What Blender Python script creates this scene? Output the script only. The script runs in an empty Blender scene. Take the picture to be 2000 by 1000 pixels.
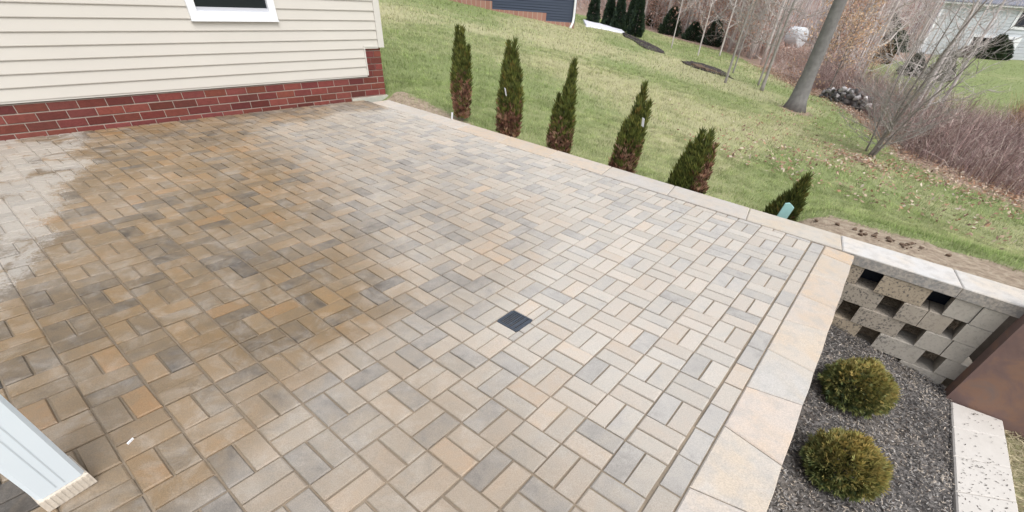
import bpy, bmesh, math, random
import numpy as np
from mathutils import Matrix, Vector
random.seed(7); RNG = np.random.default_rng(11)
SC = bpy.context.scene
COL = SC.collection

# ------------------------------------------------------------------ camera
F, OX, OY = 0.8170346, 12.5809783, 185.4855085
CAMR = np.array([[0.7732647995799665, 0.6316969024080775, 0.05495974179583962],
                 [0.4449491285225224, -0.47882110187364346, -0.7568028973421115],
                 [-0.4517541618593828, 0.6096633299505609, -0.6513284895917932]])
CP = np.array([1.32339606, -2.069607, 1.45595555])
cam_d = bpy.data.cameras.new('camera'); cam = bpy.data.objects.new('camera', cam_d); COL.objects.link(cam)
m = Matrix.Identity(4)
for r in range(3):
    m[r][0] = CAMR[0][r]; m[r][1] = -CAMR[1][r]; m[r][2] = -CAMR[2][r]; m[r][3] = CP[r]
cam.matrix_world = m
cam_d.sensor_width = 36; cam_d.lens = F * 18; cam_d.shift_x = -OX / 2000; cam_d.shift_y = OY / 2000
cam_d.clip_start = .05; cam_d.clip_end = 600
SC.camera = cam
# ------------------------------------------------------------------ daylight: bright overcast
W = bpy.data.worlds.new('World'); SC.world = W; W.use_nodes = True
wn = W.node_tree; bg = wn.nodes['Background']
sky = wn.nodes.new('ShaderNodeTexSky'); sky.sky_type = 'NISHITA'; sky.sun_disc = False
SUN_EL, SUN_AZ = math.radians(58), math.radians(112)
sky.sun_elevation = SUN_EL; sky.sun_rotation = SUN_AZ; sky.air_density = 1.0; sky.dust_density = 4.0; sky.ozone_density = 1.0
hs = wn.nodes.new('ShaderNodeHueSaturation'); hs.inputs['Saturation'].default_value = .30
wn.links.new(sky.outputs[0], hs.inputs['Color']); wn.links.new(hs.outputs[0], bg.inputs['Color'])
bg.inputs['Strength'].default_value = .15
sl = bpy.data.lights.new('sun', 'SUN'); sl.energy = .75; sl.angle = math.radians(50); sl.color = (1, .97, .93)
so = bpy.data.objects.new('sun', sl); COL.objects.link(so)
sd = Vector((math.sin(SUN_AZ) * math.cos(SUN_EL), math.cos(SUN_AZ) * math.cos(SUN_EL), math.sin(SUN_EL)))
so.rotation_euler = sd.to_track_quat('Z', 'Y').to_euler(); so.location = (0, 0, 30)
SC.view_settings.view_transform = 'Standard'; SC.view_settings.look = 'None'
SC.view_settings.exposure = 0.66; SC.view_settings.gamma = 1
SC.view_settings.use_curve_mapping = False

# ------------------------------------------------------------------ maths helpers
def proj(P):
    d = (np.atleast_2d(P) - CP) @ CAMR.T
    return np.stack([1000 + OX + 1000 * F * d[:, 0] / d[:, 2], 500 + OY + 1000 * F * d[:, 1] / d[:, 2]], 1), d[:, 2]
def sm(a, b, x):
    t = np.clip((np.asarray(x, float) - a) / (b - a), 0, 1); return t * t * (3 - 2 * t)
U = .205
def dish(X, Y):
    X = np.asarray(X, float); Y = np.asarray(Y, float)
    return -.0513 * np.exp(-((X / U - .2) ** 2 + (Y / U + 1.9) ** 2) / 72)
def yin(X): return 2.085 - .0424 * (X - 1.4)
def yout(X): return 2.415 - .0424 * (X - 1.4)
def ground(X, Y):
    X = np.asarray(X, float); Y = np.asarray(Y, float)
    pl = -.5 - .115 * X - .045 * (Y - 2.9)
    r = np.hypot(X - 1.3, Y + 2.1)
    fl = -1.75 + .008 * np.maximum(0, r - 30) + .22 * np.maximum(0, r - 84)
    k = .5; d = pl - fl
    z = fl + (d + np.sqrt(d * d + k * k)) / 2 - .06
    db = Y - yout(X)
    berm = -.04 - .5 * (1 - sm(.1, 1.3, X)) - .09 * np.clip(db, 0, 1.) - .27 * np.maximum(0, db - 1.)
    e = z - berm; z = np.where(db > -1, berm + (e + np.sqrt(e * e + .01)) / 2, z)
    return np.minimum(z, -.03 + .5 * np.maximum(0, db) + np.where(db > 1.5, 5, 0))
EDGE = np.array([(-19.5, 30), (-17, 33.6), (-13.63, 32.5), (-10.76, 31.97), (-8.53, 31.56), (-4.82, 25.84), (-2.3, 21.92), (-1.22, 21.6),
                 (.83, 15.96), (1.81, 12.88), (2.79, 11.97), (4.15, 11.38), (6.5, 10.8), (10, 10.5)])
_ph = np.arctan2(EDGE[:, 0] - CP[0], EDGE[:, 1] - CP[1]); _re = np.hypot(EDGE[:, 0] - CP[0], EDGE[:, 1] - CP[1])
def redge(X, Y):
    ph = np.arctan2(np.asarray(X) - CP[0], np.asarray(Y) - CP[1])
    return np.interp(ph, _ph, _re), ph
def vnoise(X, Y, s, seed=0):
    X = np.asarray(X, float) / s; Y = np.asarray(Y, float) / s
    xi = np.floor(X).astype(np.int64); yi = np.floor(Y).astype(np.int64); fx = X - xi; fy = Y - yi
    fx = fx * fx * (3 - 2 * fx); fy = fy * fy * (3 - 2 * fy)
    def h(a, b):
        n = (a * 374761393 + b * 668265263 + seed * 974711) & 0x7fffffff
        n = ((n ^ (n >> 13)) * 1274126177) & 0x7fffffff
        return ((n ^ (n >> 16)) & 0xffff) / 65535.
    return (h(xi, yi) * (1 - fx) + h(xi + 1, yi) * fx) * (1 - fy) + (h(xi, yi + 1) * (1 - fx) + h(xi + 1, yi + 1) * fx) * fy
def clip_poly(poly, n, c):          # keep n.p <= c
    out = []
    for a, b in zip(poly, poly[1:] + poly[:1]):
        da = n[0] * a[0] + n[1] * a[1] - c; db = n[0] * b[0] + n[1] * b[1] - c
        if da <= 0: out.append(a)
        if da * db < 0:
            t = da / (da - db); out.append((a[0] + t * (b[0] - a[0]), a[1] + t * (b[1] - a[1])))
    return out
def area(p): return .5 * abs(sum(a[0] * b[1] - b[0] * a[1] for a, b in zip(p, p[1:] + p[:1])))

# ------------------------------------------------------------------ object helpers
def link(name, me, mat=None, parent=None):
    o = bpy.data.objects.new(name, me); COL.objects.link(o)
    if mat and me and not me.materials: me.materials.append(mat)
    if parent: o.parent = parent
    return o
def tag(o, label=None, cat=None, group=None, kind=None):
    if label: o['label'] = label
    if cat: o['category'] = cat
    if group: o['group'] = group
    if kind: o['kind'] = kind
    return o
def empty(name, loc=(0, 0, 0), rz=0, label=None, cat=None, group=None, kind=None):
    o = bpy.data.objects.new(name, None); COL.objects.link(o); o.location = loc; o.rotation_euler = (0, 0, rz); o.empty_display_size = .1
    return tag(o, label, cat, group, kind)
class MB:
    def __init__(s): s.v = []; s.f = []; s.c = []
    def add(s, v, f, c=None):
        n = len(s.v); s.v += [tuple(p) for p in v]; s.f += [tuple(i + n for i in q) for q in f]
        if c is not None: s.c += [c] * len(v)
        return s
    def box(s, x0, x1, y0, y1, z0, z1, c=None):
        return s.add([(x0, y0, z0), (x1, y0, z0), (x1, y1, z0), (x0, y1, z0), (x0, y0, z1), (x1, y0, z1), (x1, y1, z1), (x0, y1, z1)],
                     [(3, 2, 1, 0), (4, 5, 6, 7), (0, 1, 5, 4), (1, 2, 6, 5), (2, 3, 7, 6), (3, 0, 4, 7)], c)
    def prism(s, poly, z, depth, bev=0, c=None):   # convex polygon, z callable or number
        if sum(a[0] * b[1] - b[0] * a[1] for a, b in zip(poly, poly[1:] + poly[:1])) < 0: poly = poly[::-1]
        n = len(poly); cx = sum(p[0] for p in poly) / n; cy = sum(p[1] for p in poly) / n
        zf = z if callable(z) else (lambda x, y: z)
        V = [(x, y, zf(x, y) - depth) for x, y in poly]
        if bev:
            V += [(x, y, zf(x, y) - bev) for x, y in poly]; r = max(.02, .5 * math.sqrt(area(poly))); k = max(.6, 1 - bev / r)
            V += [(cx + (x - cx) * k, cy + (y - cy) * k, zf(x, y)) for x, y in poly]; L = 3
        else:
            V += [(x, y, zf(x, y)) for x, y in poly]; L = 2
        Fs = [tuple(range((L - 1) * n, L * n))]
        for l in range(L - 1):
            for i in range(n):
                j = (i + 1) % n; Fs.append((l * n + i, l * n + j, (l + 1) * n + j, (l + 1) * n + i))
        return s.add(V, Fs, c)
    def tube(s, pts, rad, sides=6, c=None, cap=True):
        pts = [Vector(p) for p in pts]; V = []; Fs = []; up = Vector((.3, .2, 1)).normalized(); prev = None
        for i, p in enumerate(pts):
            d = (pts[min(i + 1, len(pts) - 1)] - pts[max(i - 1, 0)]).normalized()
            a = prev if prev is not None else (d.orthogonal())
            a = (a - d * a.dot(d)); a = a.normalized() if a.length > 1e-6 else d.orthogonal().normalized()
            prev = a; b = d.cross(a)
            for k in range(sides):
                t = 2 * math.pi * k / sides; V.append(p + (a * math.cos(t) + b * math.sin(t)) * rad[i])
        for i in range(len(pts) - 1):
            for k in range(sides):
                k2 = (k + 1) % sides; Fs.append((i * sides + k, i * sides + k2, (i + 1) * sides + k2, (i + 1) * sides + k))
        if cap: Fs += [tuple(range(sides))[::-1], tuple((len(pts) - 1) * sides + k for k in range(sides))]
        return s.add(V, Fs, c)
    def mesh(s, name, smooth=False):
        me = bpy.data.meshes.new(name); me.from_pydata(s.v, [], s.f); me.update()
        if s.c:
            a = me.color_attributes.new('Col', 'FLOAT_COLOR', 'POINT')
            a.data.foreach_set('color', np.array([(*q, 1) for q in s.c], np.float32).ravel())
        if smooth: me.polygons.foreach_set('use_smooth', [True] * len(me.polygons))
        return me
    def obj(s, name, mat, parent=None, smooth=False): return link(name, s.mesh(name, smooth), mat, parent)
def npmesh(name, V, Fc, Cc=None, smooth=False):     # V (n,3), Fc (m,k), Cc (n,3)
    me = bpy.data.meshes.new(name); V = np.asarray(V, np.float32); Fc = np.asarray(Fc, np.int32); k = Fc.shape[1]
    me.vertices.add(len(V)); me.vertices.foreach_set('co', V.ravel())
    me.loops.add(Fc.size); me.loops.foreach_set('vertex_index', Fc.ravel())
    me.polygons.add(len(Fc)); me.polygons.foreach_set('loop_start', np.arange(0, Fc.size, k, dtype=np.int32))
    me.update(calc_edges=True)
    if Cc is not None:
        a = me.color_attributes.new('Col', 'FLOAT_COLOR', 'POINT')
        a.data.foreach_set('color', np.c_[Cc, np.ones(len(V))].astype(np.float32).ravel())
    if smooth: me.polygons.foreach_set('use_smooth', np.ones(len(Fc), bool))
    return me

# ------------------------------------------------------------------ material helpers
class NT:
    def __init__(s, name):
        s.m = bpy.data.materials.new(name); s.m.use_nodes = True; s.t = s.m.node_tree; s.b = s.t.nodes['Principled BSDF']
        s.b.inputs['Specular IOR Level'].default_value = .3
    def n(s, typ, ins=None, out=0, **pr):
        nd = s.t.nodes.new('ShaderNode' + typ)
        for k, v in pr.items(): setattr(nd, k, v)
        for k, v in (ins or {}).items():
            if isinstance(v, bpy.types.NodeSocket): s.t.links.new(v, nd.inputs[k])
            else: nd.inputs[k].default_value = v
        return nd.outputs[out]
    def math(s, op, a, b=0., c=None, clamp=False):
        i = {0: a, 1: b}
        if c is not None: i[2] = c
        return s.n('Math', i, operation=op, use_clamp=clamp)
    def mix(s, f, a, b, mode='MIX'):
        nd = s.t.nodes.new('ShaderNodeMix'); nd.data_type = 'RGBA'; nd.blend_type = mode
        for k, v in ((0, f), (6, a), (7, b)):
            if isinstance(v, bpy.types.NodeSocket): s.t.links.new(v, nd.inputs[k])
            else: nd.inputs[k].default_value = (*v, 1) if isinstance(v, tuple) and len(v) == 3 else v
        return nd.outputs[2]
    def noise(s, scale, vec=None, detail=3., rough=.55, dist=0.):
        i = {'Scale': scale, 'Detail': detail, 'Roughness': rough, 'Distortion': dist}
        if vec is not None: i['Vector'] = vec
        return s.n('TexNoise', i)
    def ramp(s, f, stops, mode='LINEAR'):
        nd = s.t.nodes.new('ShaderNodeValToRGB'); s.t.links.new(f, nd.inputs[0]); cr = nd.color_ramp; cr.interpolation = mode
        while len(cr.elements) < len(stops): cr.elements.new(.5)
        for e, (p, c) in zip(cr.elements, stops):
            e.position = p; e.color = (*c, 1) if isinstance(c, tuple) else (c, c, c, 1)
        return nd.outputs[0]
    def range(s, v, a, b, c=0., d=1.):
        return s.n('MapRange', {'Value': v, 'From Min': a, 'From Max': b, 'To Min': c, 'To Max': d}, interpolation_type='SMOOTHSTEP')
    def set(s, **k):
        for a, v in k.items():
            nm = {'col': 'Base Color', 'rough': 'Roughness', 'metal': 'Metallic', 'spec': 'Specular IOR Level', 'normal': 'Normal'}[a]
            if isinstance(v, bpy.types.NodeSocket): s.t.links.new(v, s.b.inputs[nm])
            else: s.b.inputs[nm].default_value = (*v, 1) if nm == 'Base Color' else v
        return s
    def bump(s, h, strength=.3, dist=.01):
        s.set(normal=s.n('Bump', {'Height': h, 'Strength': strength, 'Distance': dist})); return s
    def pos(s): return s.n('NewGeometry')
    def xyz(s):
        sp = s.t.nodes.new('ShaderNodeSeparateXYZ'); s.t.links.new(s.pos(), sp.inputs[0]); return sp.outputs
def simple(name, col, rough=.6, var=.15, scale=6., bump=0., bscale=60., spec=.3, obj=False):
    t = NT(name); n = t.noise(scale, t.pos(), 4)
    lo = tuple(c * (1 - var) for c in col); hi = tuple(min(1, c * (1 + var)) for c in col)
    c = t.mix(n, lo, hi)
    if obj:
        oi = t.n('ObjectInfo', out=1); c = t.mix(1., c, oi, 'MULTIPLY')
    t.set(col=c, rough=rough, spec=spec)
    if bump: t.bump(t.noise(bscale, t.pos(), 3), bump, .01)
    return t.m
def attr_mat(name, rough=.7, spec=.25, var=.25, scale=25., trans=0.):
    t = NT(name); a = t.n('Attribute', attribute_name='Col'); n = t.noise(scale, t.pos(), 2)
    t.set(col=t.mix(1., a, t.ramp(n, [(.3, 1 - var), (.7, 1 + var)]), 'MULTIPLY'), rough=rough, spec=spec)
    if trans:
        b2 = t.t.nodes.new('ShaderNodeBsdfTranslucent'); t.t.links.new(a, b2.inputs[0])
        mx = t.t.nodes.new('ShaderNodeMixShader'); mx.inputs[0].default_value = trans
        t.t.links.new(t.b.outputs[0], mx.inputs[1]); t.t.links.new(b2.outputs[0], mx.inputs[2])
        t.t.links.new(mx.outputs[0], t.t.nodes['Material Output'].inputs[0])
    return t.m

def stains(t):
    """damp zone, browner near end and dry sandy dust on the patio, in patio coordinates"""
    X, Y, Z = t.xyz()
    nz = t.math('SUBTRACT', t.noise(1.1, t.pos(), 3), .5); nf = t.math('SUBTRACT', t.noise(7., t.pos(), 4, .65), .5)
    x01 = t.math('DIVIDE', t.math('ADD', X, 6.), 6.5, clamp=True)
    def curve(pts):   # y in [-4,2]
        return t.math('SUBTRACT', t.math('MULTIPLY', t.ramp(x01, [((x + 6) / 6.5, (y + 4) / 6.) for x, y in pts]), 6.), 4.)
    # ramp colours are stored linearly, so values survive
    yb = curve([(-6, 1.2), (-4.4, .40), (-2.4, .05), (-1.3, -.22), (-.45, -.75), (-.22, -1.4), (-.02, -2.0), (.2, -3.2)])
    s = t.math('SUBTRACT', yb, Y); s = t.math('ADD', s, t.math('ADD', t.math('MULTIPLY', nz, .6), t.math('MULTIPLY', nf, .22)))
    w1 = t.range(s, -.75, .62)
    w2 = t.math('MULTIPLY', t.range(s, -2.4, -.30), .46)
    w4 = t.math('MULTIPLY', t.range(t.math('ADD', Y, t.math('MULTIPLY', X, .25)), -.15, -1.35), .58)  # tan-brown tone growing toward the near end of the patio
    w2 = t.math('MAXIMUM', w2, w4)
    xs = t.math('ADD', t.math('ADD', X, t.math('MULTIPLY', Y, .10)), t.math('MULTIPLY', nz, .9))
    w3 = t.math('MULTIPLY', t.range(xs, -4.35, -4.75), .85)
    w = t.math('MAXIMUM', t.math('MAXIMUM', w1, w2), w3)
    w = t.math('MULTIPLY', w, t.range(t.noise(.8, t.pos(), 3), .25, .62, .74, 1.))
    w = t.math('MULTIPLY', w, t.range(t.noise(6., t.pos(), 5, .72, .6), .30, .56, .73, 1.05))
    yd = curve([(-6, -1.0), (-5.3, -1.22), (-4.4, -1.40), (-3.5, -1.78), (-2.8, -2.0), (-2.2, -2.35), (-1.5, -2.5), (-1.2, -4)])
    sd_ = t.math('ADD', t.math('SUBTRACT', yd, Y), t.math('ADD', t.math('MULTIPLY', nf, .42), t.math('MULTIPLY', nz, .5)))
    gr_ = t.math('SUBTRACT', t.noise(55., t.pos(), 4, .8), .5)
    sd_ = t.math('ADD', sd_, t.math('MULTIPLY', gr_, .55))
    d = t.range(sd_, -.06, .09)
    d = t.math('MULTIPLY', d, t.range(t.math('ADD', t.noise(2.6, t.pos(), 5, .7, 1.), t.math('MULTIPLY', gr_, .25)), .36, .50, .05, 1.))
    return w, d
def paver_mat(name, attr):
    t = NT(name)
    src = t.n('Attribute', attribute_name='Col') if attr else t.n('ObjectInfo', out=1)
    sp = t.t.nodes.new('ShaderNodeSeparateColor'); t.t.links.new(src, sp.inputs[0]); k, v, r = sp.outputs
    off = t.n('CombineXYZ', {0: t.math('MULTIPLY', r, 37.), 1: t.math('MULTIPLY', r, 91.), 2: r})
    p = t.n('VectorMath', {0: t.pos(), 1: off}, operation='ADD')
    n1 = t.noise(8., p, 4, .6, .8); n2 = t.noise(26., p, 3, .6); nf = t.noise(240., t.pos(), 2, .7)
    kk = t.math('ADD', k, t.math('ADD', t.math('MULTIPLY', t.math('SUBTRACT', n1, .5), .75), t.math('MULTIPLY', t.math('SUBTRACT', n2, .5), .25)), clamp=True)
    dry = t.ramp(kk, [(0, (.31, .295, .275)), (.22, (.405, .388, .365)), (.45, (.462, .432, .388)), (.75, (.485, .435, .380)), (1, (.50, .42, .34))])
    wet = t.ramp(kk, [(0, (.075, .062, .050)), (.22, (.155, .119, .080)), (.45, (.205, .148, .088)), (.75, (.245, .164, .086)), (1, (.30, .175, .080))])
    w, d = stains(t)
    c = t.mix(w, dry, wet)
    c = t.mix(t.math('MULTIPLY', d, .80), c, t.mix(n2, (.345, .32, .285), (.47, .44, .40)))
    br = t.math('MULTIPLY', t.math('ADD', .55, t.math('MULTIPLY', v, .9)), t.range(nf, .25, .75, .80, 1.12))
    c = t.mix(1., c, t.n('CombineXYZ', {0: br, 1: br, 2: br}), 'MULTIPLY')
    t.set(col=c, rough=t.math('SUBTRACT', .82, t.math('MULTIPLY', w, .34)), spec=.35)
    t.bump(t.math('ADD', nf, t.math('MULTIPLY', n2, .8)), .28, .004)
    return t.m
M = {}
M['paver'] = paver_mat('paver_concrete', False); M['paver_mass'] = paver_mat('paver_concrete_mass', True)
t = NT('joint_sand'); w, d = stains(t); n = t.noise(60., t.pos(), 4, .7)
c = t.mix(n, (.17, .138, .105), (.33, .275, .21)); c = t.mix(t.math('MULTIPLY', t.range(t.noise(3., t.pos(), 3), .5, .68), .55), c, (.37, .30, .22))
c = t.mix(t.math('MULTIPLY', w, .5), c, (.21, .165, .115)); c = t.mix(t.math('MULTIPLY', d, .9), c, (.46, .42, .37))
t.set(col=c, rough=.95); t.bump(n, .6, .004); M['sand'] = t.m
# coping stone: object colour gives tint, mottled orange / grey
t = NT('coping_stone'); oi = t.n('ObjectInfo', out=1); rnd = t.n('ObjectInfo', out=5)
p = t.n('VectorMath', {0: t.pos(), 1: t.n('CombineXYZ', {0: t.math('MULTIPLY', rnd, 50.), 1: 0., 2: 0.})}, operation='ADD')
n = t.noise(3.2, p, 4, .6, .6); nf = t.noise(170., t.pos(), 3, .7); n2 = t.noise(14., p, 4, .6)
c = t.mix(t.range(n, .33, .68), oi, t.mix(1., oi, (1.03, .96, .87), 'MULTIPLY'))
c = t.mix(t.math('MULTIPLY', t.range(n2, .42, .72), .55), c, (.42, .405, .385))
X, Y, Z = t.xyz()
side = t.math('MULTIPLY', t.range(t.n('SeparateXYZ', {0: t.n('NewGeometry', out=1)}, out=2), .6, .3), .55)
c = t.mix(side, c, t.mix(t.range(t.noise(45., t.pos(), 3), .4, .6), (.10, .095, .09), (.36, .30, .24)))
b = t.range(nf, .2, .8, .74, 1.08); c = t.mix(1., c, t.n('CombineXYZ', {0: b, 1: b, 2: b}), 'MULTIPLY')
t.set(col=c, rough=.85); t.bump(t.math('ADD', nf, n2), .35, .006); M['coping'] = t.m
# rough wall block
t = NT('split_face_block'); oi = t.n('ObjectInfo', out=1)
n = t.noise(9., t.pos(), 4, .65); sp_ = t.noise(55., t.pos(), 3, .75)
X, Y, Z = t.xyz()
c = t.mix(n, t.mix(1., oi, (.78, .76, .74), 'MULTIPLY'), oi)
lef = t.range(X, 2.35, 1.95)
spk = t.math('MULTIPLY', t.range(sp_, .52, .62), t.math('ADD', .18, t.math('MULTIPLY', lef, .62)))
c = t.mix(spk, c, (.055, .055, .06)); t.set(col=c, rough=.9); t.bump(t.math('ADD', n, sp_), .5, .008); M['block'] = t.m
M['siding'] = simple('beige_vinyl_siding', (.57, .545, .495), .5, .045, 1.4, .08, 14.)
M['trim'] = simple('beige_vinyl_trim', (.61, .59, .545), .5, .03)
M['white_vinyl'] = simple('white_vinyl', (.80, .82, .84), .4, .02)
M['sash'] = simple('grey_white_sash', (.50, .51, .55), .45, .03)
t = NT('dark_window_glass'); t.set(col=(.012, .015, .02), rough=.08, spec=.5); M['glass'] = t.m
M['brick'] = simple('red_brick', (.165, .046, .038), .8, .30, 22., .5, 70., obj=True)
M['mortar'] = simple('mortar', (.36, .305, .26), .95, .2, 30., .4, 90.)
M['foundation'] = simple('pale_concrete', (.46, .46, .40), .9, .2, 18., .4, 60.)
t = NT('aged_white_post'); n = t.noise(5., t.pos(), 3); t.set(col=t.mix(n, (.60, .67, .715), (.66, .72, .76)), rough=.45); M['post'] = t.m
M['post_line'] = simple('post_seam', (.50, .55, .58), .5, .05)
M['post_base'] = simple('stained_beige_vinyl', (.58, .52, .44), .7, .3, 40., .3, 60.)
M['gap_shade'] = simple('gap_shade_dark', (.10, .085, .075), .95, .3, 12., .4, 40.)  # dark colour carries the shade of the gap at the wall end
M['grate'] = simple('black_plastic_grate', (.055, .066, .085), .4, .4, 40.)
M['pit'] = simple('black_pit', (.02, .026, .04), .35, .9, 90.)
t = NT('dark_mulch'); n = t.noise(22., t.pos(), 5, .7); n3 = t.noise(2.2, t.pos(), 3)
c = t.mix(t.range(n, .35, .68), (.05, .046, .044), (.20, .185, .175)); c = t.mix(t.math('MULTIPLY', t.range(n3, .5, .7), .5), c, (.19, .165, .14))
t.set(col=c, rough=.95); t.bump(n, .8, .02); M['mulch'] = t.m
M['chips'] = attr_mat('mulch_chips', .9, .2, .3, 40.)
M['far_mulch'] = simple('far_dark_mulch', (.045, .036, .036), .95, .45, 5., .6, 12.)
t = NT('white_cap_stone'); n = t.noise(12., t.pos(), 4); nf = t.noise(120., t.pos(), 2, .7)
t.set(col=t.mix(n, (.50, .475, .44), (.60, .575, .54)), rough=.85); t.bump(nf, .2, .004); M['cap'] = t.m
t = NT('rust_brown_panel'); n = t.noise(4., t.pos(), 5, .6, .7); n2 = t.noise(30., t.pos(), 4, .6)
c = t.ramp(n, [(.3, (.13, .083, .076)), (.5, (.18, .11, .095)), (.62, (.24, .135, .09)), (.75, (.175, .13, .12))])
c = t.mix(t.math('MULTIPLY', n2, .35), c, (.22, .17, .155)); t.set(col=c, rough=.7); t.bump(n2, .15, .004); M['rust'] = t.m
M['blade'] = attr_mat('grass_blades', .7, .2, .12, 3., .25)
M['leaf'] = attr_mat('dry_leaves', .75, .2, .2, 12., .25)
M['needle'] = attr_mat('arborvitae_foliage', .6, .25, .35, 18., .15)
M['bark'] = simple('grey_brown_bark', (.19, .165, .15), .9, .4, 12., .7, 30.)
M['trunk_bark'] = simple('cool_grey_bark', (.185, .178, .172), .9, .45, 9., .9, 24.)
M['mid_bark'] = simple('lichen_grey_bark', (.29, .27, .25), .9, .35, 8., .5, 25.)
M['clod'] = simple('dug_soil', (.15, .105, .075), .95, .4, 30., .6, 60.)
M['pale_bark'] = simple('pale_grey_bark', (.54, .49, .47), .9, .25, 3., .4, 14.)
M['stem'] = attr_mat('brush_stems', .85, .2, .2, 8.)
M['blue_siding'] = simple('slate_blue_siding', (.040, .055, .088), .55, .08, 1.)
M['white_siding'] = simple('pale_grey_siding', (.50, .53, .56), .6, .04, .4)
M['white_paint'] = simple('white_paint', (.80, .81, .83), .5, .02)
M['roof'] = simple('grey_blue_shingle', (.17, .18, .22), .9, .2, 3.)
M['dark'] = simple('dark_interior', (.025, .028, .04), .6, .3, 1.)
t = NT('far_brick'); br = t.n('TexBrick', {'Vector': t.n('TexCoord', out=3), 'Color1': (.30, .15, .115, 1), 'Color2': (.36, .20, .155, 1), 'Mortar': (.40, .33, .28, 1), 'Scale': 1., 'Mortar Size': .012, 'Brick Width': .23, 'Row Height': .08})
t.set(col=br, rough=.9); M['far_brick'] = t.m
M['path'] = simple('pale_concrete_path', (.66, .67, .74), .8, .05)
M['stone'] = simple('pile_stone', (.42, .41, .41), .9, .35, 4., .5, 12., obj=True)
M['bale'] = simple('white_bale_wrap', (.62, .65, .68), .4, .06, 2.)
M['teal'] = simple('pale_teal_plastic', (.32, .55, .53), .4, .2, 12.)
M['tag'] = simple('white_plastic_tag', (.80, .82, .85), .4, .03)

# ground material: attribute Col = (soil, litter, green)
t = NT('lawn_ground'); a = t.n('Attribute', attribute_name='Col')
sp = t.t.nodes.new('ShaderNodeSeparateColor'); t.t.links.new(a, sp.inputs[0]); soil, lit, gr = sp.outputs
nA = t.noise(1.3, t.pos(), 5, .65); nB = t.noise(14., t.pos(), 4, .7); nC = t.noise(60., t.pos(), 3, .7)
g1 = t.mix(nB, (.17, .21, .085), (.27, .315, .14)); st = t.mix(nB, (.33, .32, .18), (.45, .43, .26))
gm = t.range(t.math('ADD', t.math('MULTIPLY', gr, .8), t.math('MULTIPLY', t.math('SUBTRACT', nA, .5), 1.2)), .15, .75)
c = t.mix(gm, st, g1)
lm = t.range(t.math('ADD', lit, t.math('MULTIPLY', t.math('SUBTRACT', nB, .5), .9)), .35, .65)
c = t.mix(lm, c, t.mix(nC, (.22, .155, .125), (.42, .31, .25)))
smk = t.range(t.math('ADD', soil, t.math('MULTIPLY', t.math('SUBTRACT', nB, .5), .8)), .38, .62)
so_ = t.mix(t.range(nB, .3, .7), (.25, .19, .14), (.43, .36, .275)); so_ = t.mix(t.math('MULTIPLY', t.range(nA, .55, .7), .55), so_, (.16, .115, .085))
c = t.mix(smk, c, so_); t.set(col=c, rough=.95, spec=.15); t.bump(t.math('ADD', nB, nC), .7, .03); M['ground'] = t.m

# ================================================================== GROUND SHEET
def axis(segs):
    out = [segs[0][0]]
    for a, b, s in segs: 
        n = max(1, int(round((b - a) / s))); out += list(a + (b - a) * np.arange(1, n + 1) / n)
    return np.array(out)
gx = axis([(-95, -30, 5.), (-30, -8, .6), (-8, 8, .125), (8, 20, .8), (20, 70, 5.)])
gy = axis([(-45, -5, 5.), (-5, 1.5, .4), (1.5, 7, .09), (7, 18, .22), (18, 45, .7), (45, 100, 2.2), (100, 190, 8.)])
GX, GY = np.meshgrid(gx, gy)
GZ = ground(GX, GY) + (vnoise(GX, GY, .9, 3) - .5) * .05 + (vnoise(GX, GY, .25, 4) - .5) * .025
re_, ph_ = redge(GX, GY); rr = np.hypot(GX - CP[0], GY - CP[1])
dbg = GY - yout(GX)
soil = np.where((GX > .5) & (dbg > -.3), 1 - sm(-.2, .2, dbg - np.clip(.05 + 1.1 * (GX - .62), 0, .74)), 0)
soil = np.maximum(soil, np.where((GX < -2.6) & (GX > -5.3), (1 - sm(.15, .65, dbg)) * .85, 0))
soil = np.maximum(soil, np.where(GX > -2.6, (1 - sm(.0, .22, dbg)) * .55, 0))
litter = sm(-2.2, .6, rr - re_) * sm(-.62, -.45, ph_ + .15)
litter = np.maximum(litter, .75 * (1 - sm(.2, .8, np.hypot((GX - 1.15) / 1.0, (GY - 10.3) / .7))))
litter = np.maximum(litter, .7 * (1 - sm(.3, 1.0, np.hypot(GX + 1.25, GY - 14.9))))
litter = np.where((ph_ > .0) & (rr > re_ + 7.), 0, litter)
litter = np.where((ph_ > -.09) & (ph_ <= .0) & (rr > re_ + 12) & (rr < 60), .0, litter)
green = .45 + .9 * (vnoise(GX, GY, 3.2, 8) - .35) + .5 * (vnoise(GX * .7 + GY * .7, GY * .3 - GX * .3, 1.6, 9) - .5)
green = green + np.where(GX > -.5, .25, 0) + np.where(rr > 30, .25, 0)
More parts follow.
